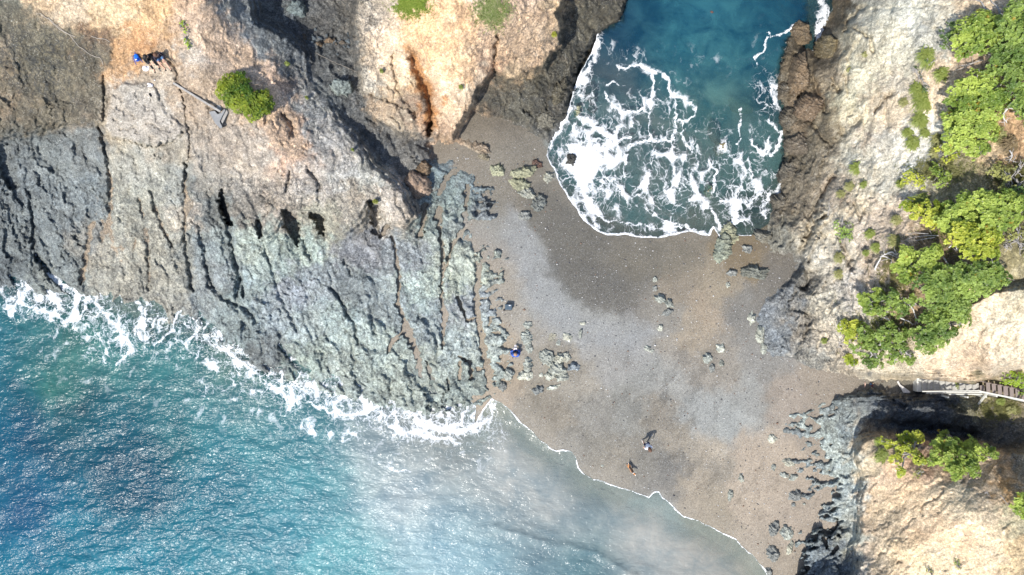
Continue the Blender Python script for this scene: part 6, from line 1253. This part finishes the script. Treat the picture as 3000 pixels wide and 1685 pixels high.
# drone pilot sitting on the sand
J = dict(pelvis=(0, 0, .16), chest=(0, .06, .50), neck=(0, .09, .64), head=(0, .13, .78), face=(0, .9, -.5), shl=(-.19, .05, .54), shr=(.19, .05, .54), ell=(-.27, .16, .33), elr=(.27, .16, .33), wrl=(-.12, .36, .36), wrr=(.12, .36, .36),
    hil=(-.10, .02, .13), hir=(.10, .02, .13), knl=(-.30, .26, .16), knr=(.30, .26, .16), anl=(.06, .30, .06), anr=(-.06, .36, .06), tol=(.16, .34, .04), tor=(-.16, .42, .04))
pl = on_ground(1510, 1040, .0)
person('person in a blue jacket sitting on the sand among the reefs holding a white remote', J, pl, 0.0, M_HAIRG, M_BLUE, M_BLUE, M_SHOEW)
T = thing('remote_control', 'white remote control held by the person in the blue jacket', 'remote control', pl + Vector((0, .46, .38)))
bm = bmesh.new(); add_box(bm, (0, 0, 0), (.19, .14, .04), bev=.018); add_box(bm, (-.07, -.03, 0), (.05, .14, .045), bev=.016); add_box(bm, (.07, -.03, 0), (.05, .14, .045), bev=.016); bm_obj('casing', bm, M_PLW, T)
for s_ in (-1, 1):
    bm = bmesh.new(); add_bar(bm, (.035 * s_, .06, .01), (.03 * s_, .20, .05), .028, .014); bm_obj('antenna', bm, M_PLW, T)
bm = bmesh.new(); add_box(bm, (0, .035, .035), (.17, .05, .012), rx=.5, bev=.004); bm_obj('screen', bm, plain_mat('dark_screen', (.02, .02, .03), .15, .05), T)
for s_ in (-1, 1):
    bm = bmesh.new(); bmesh.ops.create_cone(bm, segments=16, radius1=.012, radius2=.009, depth=.02, cap_ends=True, matrix=Matrix.Translation((.045 * s_, -.03, .03))); bm_obj('stick', bm, plain_mat('grey_knob', (.1, .1, .1), .5), T)
# woman standing near the dog
J = dict(pelvis=(0, -.04, .93), chest=(0, .06, 1.23), neck=(0, .13, 1.39), head=(0, .20, 1.50), face=(0, .95, -.1), shl=(-.19, .10, 1.33), shr=(.19, .10, 1.33), ell=(-.25, .03, 1.10), elr=(.26, -.02, 1.10), wrl=(-.20, .20, .95), wrr=(.27, .10, .87),
    hil=(-.09, 0, .90), hir=(.09, 0, .90), knl=(-.10, .10, .50), knr=(.10, -.02, .49), anl=(-.10, .10, .09), anr=(.10, -.16, .10), tol=(-.11, .26, .03), tor=(.11, -.02, .03))
W = person('woman standing in a white shirt and navy shorts on the gravel above the dog', J, on_ground(1888, 1294, .0), math.radians(-160), M_HAIRB, M_WHITE, M_NAVY, M_SHOEW, .12, 'short', 'short'); W.scale = (.92, .92, .92)

# the dog
def dog():
    T = thing('dog', 'tan and white dog with a black saddle walking on the wet sand', 'dog', on_ground(1845, 1369, 0.0), math.radians(-58)); T.scale = (.88, .88, .88)
    c = Chain()       # x = forward
    c.add('rump', (-.20, 0, .40), (.095, .10)); c.add('belly', (0, 0, .40), (.085, .095), 'rump'); c.add('chest', (.18, 0, .39), (.10, .12), 'belly'); c.add('withers', (.24, 0, .46), .075, 'chest')
    c.add('neck', (.33, .02, .52), .06, 'withers'); c.add('head', (.41, .03, .57), .062, 'neck'); c.add('muz', (.48, .04, .54), .036, 'head'); c.add('nose', (.54, .05, .525), .026, 'muz')
    c.add('t1', (-.29, .01, .43), .030, 'rump'); c.add('t2', (-.40, .04, .50), .022, 't1'); c.add('t3', (-.49, .09, .56), .016, 't2')
    for s_, dx in ((-1, .05), (1, -.05)):
        k = 'a' if s_ < 0 else 'b'
        c.add('fs' + k, (.19 + dx * .2, .07 * s_, .33), .045, 'chest'); c.add('fe' + k, (.17 + dx, .075 * s_, .22), .030, 'fs' + k); c.add('fw' + k, (.20 + dx * 1.6, .075 * s_, .11), .022, 'fe' + k); c.add('fp' + k, (.20 + dx * 1.7, .075 * s_, .03), .024, 'fw' + k); c.add('ft' + k, (.25 + dx * 1.7, .075 * s_, .022), .022, 'fp' + k)
        c.add('hs' + k, (-.18 - dx * .2, .07 * s_, .32), .062, 'rump'); c.add('hk' + k, (-.13 - dx, .08 * s_, .23), .040, 'hs' + k); c.add('hh' + k, (-.25 - dx * 1.4, .08 * s_, .13), .022, 'hk' + k); c.add('hp' + k, (-.22 - dx * 1.6, .08 * s_, .03), .023, 'hh' + k); c.add('hq' + k, (-.17 - dx * 1.6, .08 * s_, .022), .021, 'hp' + k)
    nt = NT('dog_coat'); tc = nt.n.new('ShaderNodeTexCoord').outputs['Object']; sp = nt.add('ShaderNodeSeparateXYZ', {0: tc})
    n = nt.noise(tc, 9, 3); x = nt.math('ADD', sp.outputs[0], nt.math('MULTIPLY', nt.math('SUBTRACT', n, .5), .12)); z = nt.math('ADD', sp.outputs[2], nt.math('MULTIPLY', nt.math('SUBTRACT', n, .5), .10))
    sad = nt.math('MULTIPLY', nt.math('GREATER_THAN', z, .455), nt.math('MULTIPLY', nt.math('LESS_THAN', x, .26), nt.math('GREATER_THAN', x, -.30)))
    wh = nt.math('MAXIMUM', nt.math('GREATER_THAN', x, .465), nt.math('MAXIMUM', nt.math('LESS_THAN', x, -.44), nt.math('LESS_THAN', z, .12)))
    wh = nt.math('MAXIMUM', wh, nt.math('MULTIPLY', nt.math('GREATER_THAN', x, .27), nt.math('LESS_THAN', x, .31)))
    col = nt.mix(wh, nt.mix(sad, (.50, .23, .09), (.035, .025, .02)), (.72, .68, .62))
    nrm = nt.bump(nt.noise(tc, 60, 3), .6, .006)
    skin_obj('body', c.p, c.e, c.r, nt.done(nt.principled(col, .8, nrm, .2)), T, 0, 2)
    for s_ in (-1, 1):
        bm = bmesh.new(); bmesh.ops.create_icosphere(bm, subdivisions=3, radius=1.0, matrix=Matrix.Translation((.385, .03 + .066 * s_, .575)) @ Matrix.Rotation(.5 * s_, 4, 'X') @ Matrix.Diagonal((.032, .013, .052, 1)))
        bm_obj('ear', bm, plain_mat('brown_ear', (.22, .10, .05), .8), T, True)
        bm = bmesh.new(); bmesh.ops.create_icosphere(bm, subdivisions=2, radius=.009, matrix=Matrix.Translation((.445, .035 + .035 * s_, .585))); bm_obj('eye', bm, cloth_dark, T, True)
    bm = bmesh.new(); bmesh.ops.create_icosphere(bm, subdivisions=2, radius=.014, matrix=Matrix.Translation((.565, .052, .53))); bm_obj('nose', bm, cloth_dark, T, True)
    bm = bmesh.new(); tube(bm, [Vector((.315, .018, .515)) + (Vector((-.35, 0, .6)).normalized() * math.cos(a) + Vector((0, 1, 0)) * math.sin(a)) * .066 for a in [i * math.pi / 8 for i in range(17)]], [.009] * 17, 6); bm_obj('collar', bm, M_SHOEW, T, True)
dog()

# cool box on the sand
b = on_ground(1490, 899, .0)
T = thing('cool_box', 'dark grey cool box with a white label standing alone on the sand', 'cool box', b, math.radians(-2))
MC = plain_mat('slate_plastic', (.03, .045, .06), .6, .08); MC2 = plain_mat('slate_lid', (.045, .07, .092), .6, .08)
bm = bmesh.new(); add_box(bm, (0, 0, .16), (.40, .31, .32), bev=.02); bm_obj('tub', bm, MC, T)
bm = bmesh.new(); add_box(bm, (0, 0, .345), (.42, .33, .05), bev=.015); add_box(bm, (0, -.03, .372), (.34, .20, .012), bev=.005); ld = bm_obj('lid', bm, MC2, T)
bm = bmesh.new(); add_box(bm, (.06, .10, .373), (.10, .055, .006), bev=.001); bm_obj('label_sticker', bm, M_SHOEW, ld)
bm = bmesh.new(); tube(bm, [(-.21, -.05, .28), (-.235, -.15, .29), (-.16, -.21, .30), (0, -.205, .28), (.16, -.20, .27), (.225, -.12, .28), (.21, -.03, .28)], [.011] * 7, 6); bm_obj('handle', bm, cloth_dark, T, True)
b2 = on_ground(1477, 908, .0)
bm = bmesh.new(); tube(bm, [(-.06, 0, .02), (-.02, .03, .05), (.03, .03, .04), (.07, .01, .02), (.05, -.03, .02), (-.02, -.03, .03), (-.06, 0, .02)], [.018, .022, .02, .018, .016, .018, .018], 7)
tag(bm_obj('strap_loop', bm, cloth_dark, None, True, b2), 'small black loop lying at the corner of the cool box', 'strap')

# backpack, hat, bags on the headland
b = on_ground(405, 173, .02); T = thing('backpack', 'bright blue backpack lying left of the seated people', 'backpack', b, math.radians(20))
MB = cloth('royal_blue_nylon', (.012, .13, .62)); MB2 = cloth('dark_blue_nylon', (.01, .05, .28))
skin_obj('bag', [(0, -.17, .10), (0, 0, .13), (0, .16, .11), (.0, .25, .08)], [(0, 1), (1, 2), (2, 3)], [(.13, .10), (.15, .12), (.125, .10), (.08, .07)], MB, T, 0, 3)
bm = bmesh.new(); add_box(bm, (0, -.10, .20), (.20, .15, .07), bev=.03); bm_obj('front_pocket', bm, MB2, T, True)
for s_ in (-1, 1):
    bm = bmesh.new(); tube(bm, [(.07 * s_, .22, .12), (.13 * s_, .12, .22), (.14 * s_, -.02, .23), (.16 * s_, -.16, .12), (.19 * s_, -.26, .03)], [.018] * 5, 6); bm_obj('strap', bm, MB2, T, True)
bm = bmesh.new(); tube(bm, [(-.03, .27, .10), (-.02, .32, .14), (.02, .32, .14), (.03, .27, .10)], [.01] * 4, 6); bm_obj('top_handle', bm, MB2, T, True)
bm = bmesh.new(); add_box(bm, (-.03, -.10, .24), (.09, .06, .01), bev=.003); bm_obj('badge', bm, M_SHOEW, T)
b = on_ground(427, 199, .03); T = thing('sun_hat', 'white round hat with a small red mark lying in front of the seated people', 'hat', b, math.radians(-15))
bm = bmesh.new(); prof = [(.0, .10), (.05, .10), (.085, .085), (.10, .05), (.105, .02), (.15, .012), (.185, .004), (.185, -.004), (.10, .0)]
rings = [[bm.verts.new((r * math.cos(a) * (1 if r < .11 else 1 + .05 * math.sin(3 * a)), r * math.sin(a) * .88, z + (.018 * math.sin(2 * a) if r > .12 else 0))) for a in [i * 2 * math.pi / 28 for i in range(28)]] for r, z in [(max(r, .001), z) for r, z in prof]]
for x, y in zip(rings, rings[1:]):
    for k in range(28): bm.faces.new((x[k], x[(k + 1) % 28], y[(k + 1) % 28], y[k]))
bm_obj('hat_shape', bm, M_PLW, T, True)
bm = bmesh.new(); tube(bm, [(.03 * math.cos(a), .03 * math.sin(a), .103) for a in [i * math.pi / 6 for i in range(13)]], [.006] * 13, 5); bm_obj('red_mark', bm, cloth('red_thread', (.5, .12, .14)), T, True)
def crumple(name, label, cat, u, v, pts, rad, mat, seed, amp=.03):
    o = skin_obj(name, pts[0], pts[1], rad, mat, None, 0, 3); o.location = on_ground(u, v, .02)
    me = o.data; n = len(me.vertices); co = np.zeros(n * 3, np.float32); me.vertices.foreach_get('co', co); co = co.reshape(-1, 3)
    co += (ridged(co[:, 0] * 9 + seed, co[:, 1] * 9 + co[:, 2] * 7, 3, seed)[:, None] - .5) * amp; me.vertices.foreach_set('co', co.ravel()); me.update()
    return tag(o, label, cat)
crumple('carrier_bag', 'white plastic bag with two knotted handles lying on the flat pale patch', 'bag', 445, 249, ([(-.02, .02, .07), (.12, -.04, .08), (-.14, .06, .04), (-.24, .10, .02), (-.12, -.04, .04), (-.21, -.10, .02)], [(0, 1), (0, 2), (2, 3), (0, 4), (4, 5)]), [.12, .09, .05, .03, .04, .025], M_PLW, 5, .05)
crumple('paper_scrap', 'small white crumpled paper above the white plastic bag', 'paper', 452, 233, ([(0, 0, .03), (.06, -.05, .02)], [(0, 1)]), [.045, .025], M_PLW, 8, .03)
crumple('dark_cloth', 'small dark crumpled cloth below the white plastic bag', 'cloth', 441, 278, ([(-.05, .08, .03), (.02, 0, .05), (.05, -.09, .03)], [(0, 1), (1, 2)]), [.04, .06, .045], cloth_dark, 11, .05)

# fallen post with its footing
a = on_ground(508, 243, .12); b = on_ground(646, 327, .30)
T = thing('fallen_post', 'long grey timber post lying tilted with its footing beside the dark green bush', 'post', a)
bm = bmesh.new(); add_bar(bm, (0, 0, 0), b - a, .11, .11, .012); bm_obj('post', bm, M_POST, T)
def slab(poly, z0, h, mat, name, parent, org):
    bm = bmesh.new(); z = max(ground_z(u, v) for u, v in poly) if z0 is None else z0
    lo = [bm.verts.new(at(u, v, z - .25) - org) for u, v in poly]; hi = [bm.verts.new(at(u, v, z + h) - org) for u, v in poly]
    bm.faces.new(lo[::-1]); bm.faces.new(hi)
    for i in range(len(poly)): j = (i + 1) % len(poly); bm.faces.new((lo[i], lo[j], hi[j], hi[i]))
    bmesh.ops.recalc_face_normals(bm, faces=bm.faces[:]); bmesh.ops.bevel(bm, geom=bm.edges[:], offset=.012, segments=1, affect='EDGES')
    return bm_obj(name, bm, mat, parent)
zf_ = sm_ground(640, 345) + .22
slab([(612, 327), (629, 324), (638, 334), (647, 330), (657, 318), (661, 322), (650, 342), (644, 356), (652, 372), (646, 377), (630, 361)], zf_, .03, M_CONC2, 'footing', T, a)
slab([(664, 318), (668, 330), (660, 346), (652, 362), (647, 358), (648, 344), (656, 328)], zf_ - .02, -.04, M_POST, 'bracket', T, a)
slab([(638, 306), (645, 308), (650, 318), (646, 327), (638, 322), (634, 313)], zf_ - .02, -.02, M_POST, 'bracket', T, a)
# rope down the dark slope
def rope(label, pts, r, mat, seed):
    rr = random.Random(seed); b = on_ground(*pts[0]); P = []
    for (u0, v0), (u1, v1) in zip(pts, pts[1:]):
        n = max(2, int(math.hypot(u1 - u0, v1 - v0) / 6))
        for i in range(n):
            t = i / n; P.append(on_ground(u0 + (u1 - u0) * t + rr.uniform(-1, 1), v0 + (v1 - v0) * t + rr.uniform(-1, 1), .05) - b)
    bm = bmesh.new(); tube(bm, P, [r] * len(P), 6); tag(bm_obj('rope', bm, mat, None, True, b), label, 'rope')
M_ROPE = plain_mat('worn_rope', (.34, .30, .25), .9, .2, 20)
rope('long worn rope running down the dark slope above the flat pale patch', [(116, 37), (132, 50), (147, 58), (158, 68), (166, 74), (182, 88), (197, 97), (210, 108), (217, 120), (230, 135), (248, 147), (262, 158), (279, 166), (292, 168), (299, 178), (304, 197)], .017, M_ROPE, 1)
rope('short second strand beside the long rope', [(140, 48), (152, 66), (168, 80), (190, 96), (205, 100), (216, 107), (226, 108)], .016, M_ROPE, 2)
rope('loose curled strand at the rim of the dark slope', [(268, 106), (285, 112), (305, 114), (318, 120), (324, 124)], .016, M_ROPE, 3)
rope('thin line stretched over the gully stones', [(925, 155), (950, 168), (975, 180), (1010, 195), (1052, 214)], .010, M_ROPE, 4)

# ------------------------------------------------------------------ stairs
T = thing('concrete_stairs', 'old concrete steps coming down to the sand under the pale cliff', 'stairs', at(2690, 1130, 1.75))
o0 = Vector(T.location); z = 2.0
edges_ = [2687, 2703, 2721, 2738, 2755, 2773, 2792, 2812, 2832, 2852, 2868]
rr = random.Random(3)
for i in range(len(edges_) - 1):
    u0, u1 = edges_[i], edges_[i + 1] + 2; z = 1.98 + .165 * i
    vt = 1106 + max(0, (u0 - 2700) * .10); vb = 1148
    a = at(u0, vt, z); b_ = at(u1, vb, z)
    bm = bmesh.new(); add_box(bm, ((a.x + b_.x) / 2 - o0.x + rr.uniform(-.01, .01), (a.y + b_.y) / 2 - o0.y, z - .25 - o0.z), (abs(b_.x - a.x) - .008, abs(a.y - b_.y), .5), bev=.03)
    bm_obj('step', bm, M_CONC if i else M_WOODP, T)
T = thing('wooden_stairs', 'weathered open wooden steps climbing to the right edge', 'stairs', at(2870, 1135, 3.6)); o0 = Vector(T.location)
wd = [2869, 2887, 2904, 2921, 2938, 2956, 2973, 2990, 3007, 3024, 3041]
def wl_(u): return 1118 + (u - 2880) * .205
def wh_(u): return 1145 + (u - 2870) * .20
for i in range(len(wd) - 1):
    z = 3.72 + .17 * i; u0 = wd[i] + 1.5; u1 = wd[i + 1] - 4.5
    vt = wl_(u0) if u0 > 2885 else 1128; vb = wh_(u0)
    a = at(u0, vt, z); b_ = at(u0 + 1.5, vb, z); w = (u1 - u0) * S * .93
    bm = bmesh.new(); add_bar(bm, (a + Vector((w / 2, 0, 0))) - o0, (b_ + Vector((w / 2, 0, 0))) - o0, w, .05, .008); bm_obj('tread', bm, M_WOODD, T)
for f_, nm in ((wl_, 0), (wh_, 1)):
    bm = bmesh.new(); add_bar(bm, at(2872, f_(2872) + (1 if nm else 0), 3.55) - o0, at(3045, f_(3045) + (1 if nm else 0), 5.3) - o0, .05, .24, .006); bm_obj('stringer', bm, M_WOODD, T)
T = thing('handrail', 'pale painted handrail along the seaward side of the stairs', 'handrail', at(2700, 1150, 2.0)); o0 = Vector(T.location)
def hp(u, v, z): return at(u, v, z) - o0
for k, (v0, v1, dz) in enumerate(((1146, 1142, 0.9), (1150, 1147, .62), (1154, 1152, .34))):
    bm = bmesh.new(); add_bar(bm, hp(2702 + k * 12, v0, 2.0 + dz + .0), hp(2872 + k * 4, v1 + 2, 3.6 + dz), .055, .12, .004); bm_obj('rail', bm, M_WOODP, T)
bm = bmesh.new(); add_bar(bm, hp(2870, 1146, 4.45), hp(3045, 1182, 6.2), .09, .06, .006); bm_obj('rail', bm, M_WOODP, T)
for (u, v, zb) in ((2745, 1155, 2.2), (2800, 1155, 2.7), (2852, 1154, 3.1), (2882, 1152, 3.4), (2960, 1166, 4.3)):
    bm = bmesh.new(); p = at(u, v, zb); add_bar(bm, p - o0 - Vector((0, 0, .4)), p - o0 + Vector((0, 0, 1.05)), .09, .09, .006); bm_obj('rail_post', bm, M_WOODP, T)
bm = bmesh.new(); add_bar(bm, hp(2892, 1152, 4.5), hp(2867, 1183, 3.4), .09, .09, .006); bm_obj('brace', bm, M_WOODP, T)
b = on_ground(2645, 1132, .05)
zz = max(ground_z(2630, 1120), ground_z(2660, 1145), 1.75)
T2 = slab([(2627, 1118), (2632, 1114), (2638, 1126), (2652, 1136), (2668, 1148), (2664, 1151), (2646, 1150), (2638, 1136)], zz, .06, M_BLEACH, 'stone_slab', None, b); T2.location = b; tag(T2, 'long pale slab lying across the sand at the foot of the stairs', 'slab')
b = on_ground(2533, 1130, .02); bm = bmesh.new(); tube(bm, [(0, .22, .03), (.01, .10, .05), (0, -.04, .04), (-.06, -.08, .03)], [.022, .028, .03, .02], 7)
tag(bm_obj('driftwood', bm, plain_mat('pinkish_wood', (.55, .36, .28), .8), None, True, b), 'small L-shaped pinkish stick on the sand near the stairs', 'driftwood')
T = thing('clothes_pile', 'little pile of grey and maroon clothes on the sand near the stairs', 'clothes', on_ground(2552, 1126, .0))
for nm, c_, P_, R_ in (('folded_top', M_DENIM, [(-.06, .08, .06), (-.05, -.02, .06)], [.06, .055]), ('towel', cloth('maroon_cloth', (.16, .03, .04)), [(.03, -.02, .07), (.05, -.12, .06)], [.07, .06]), ('sandal', M_SKIN, [(-.03, -.19, .03), (.03, -.17, .03)], [.03, .035]), ('cap', cloth('peach_cloth', (.6, .36, .2)), [(.05, .10, .11), (.07, .05, .10)], [.045, .04])):
    skin_obj(nm, P_, [(0, 1)], R_, c_, T, 0, 2)
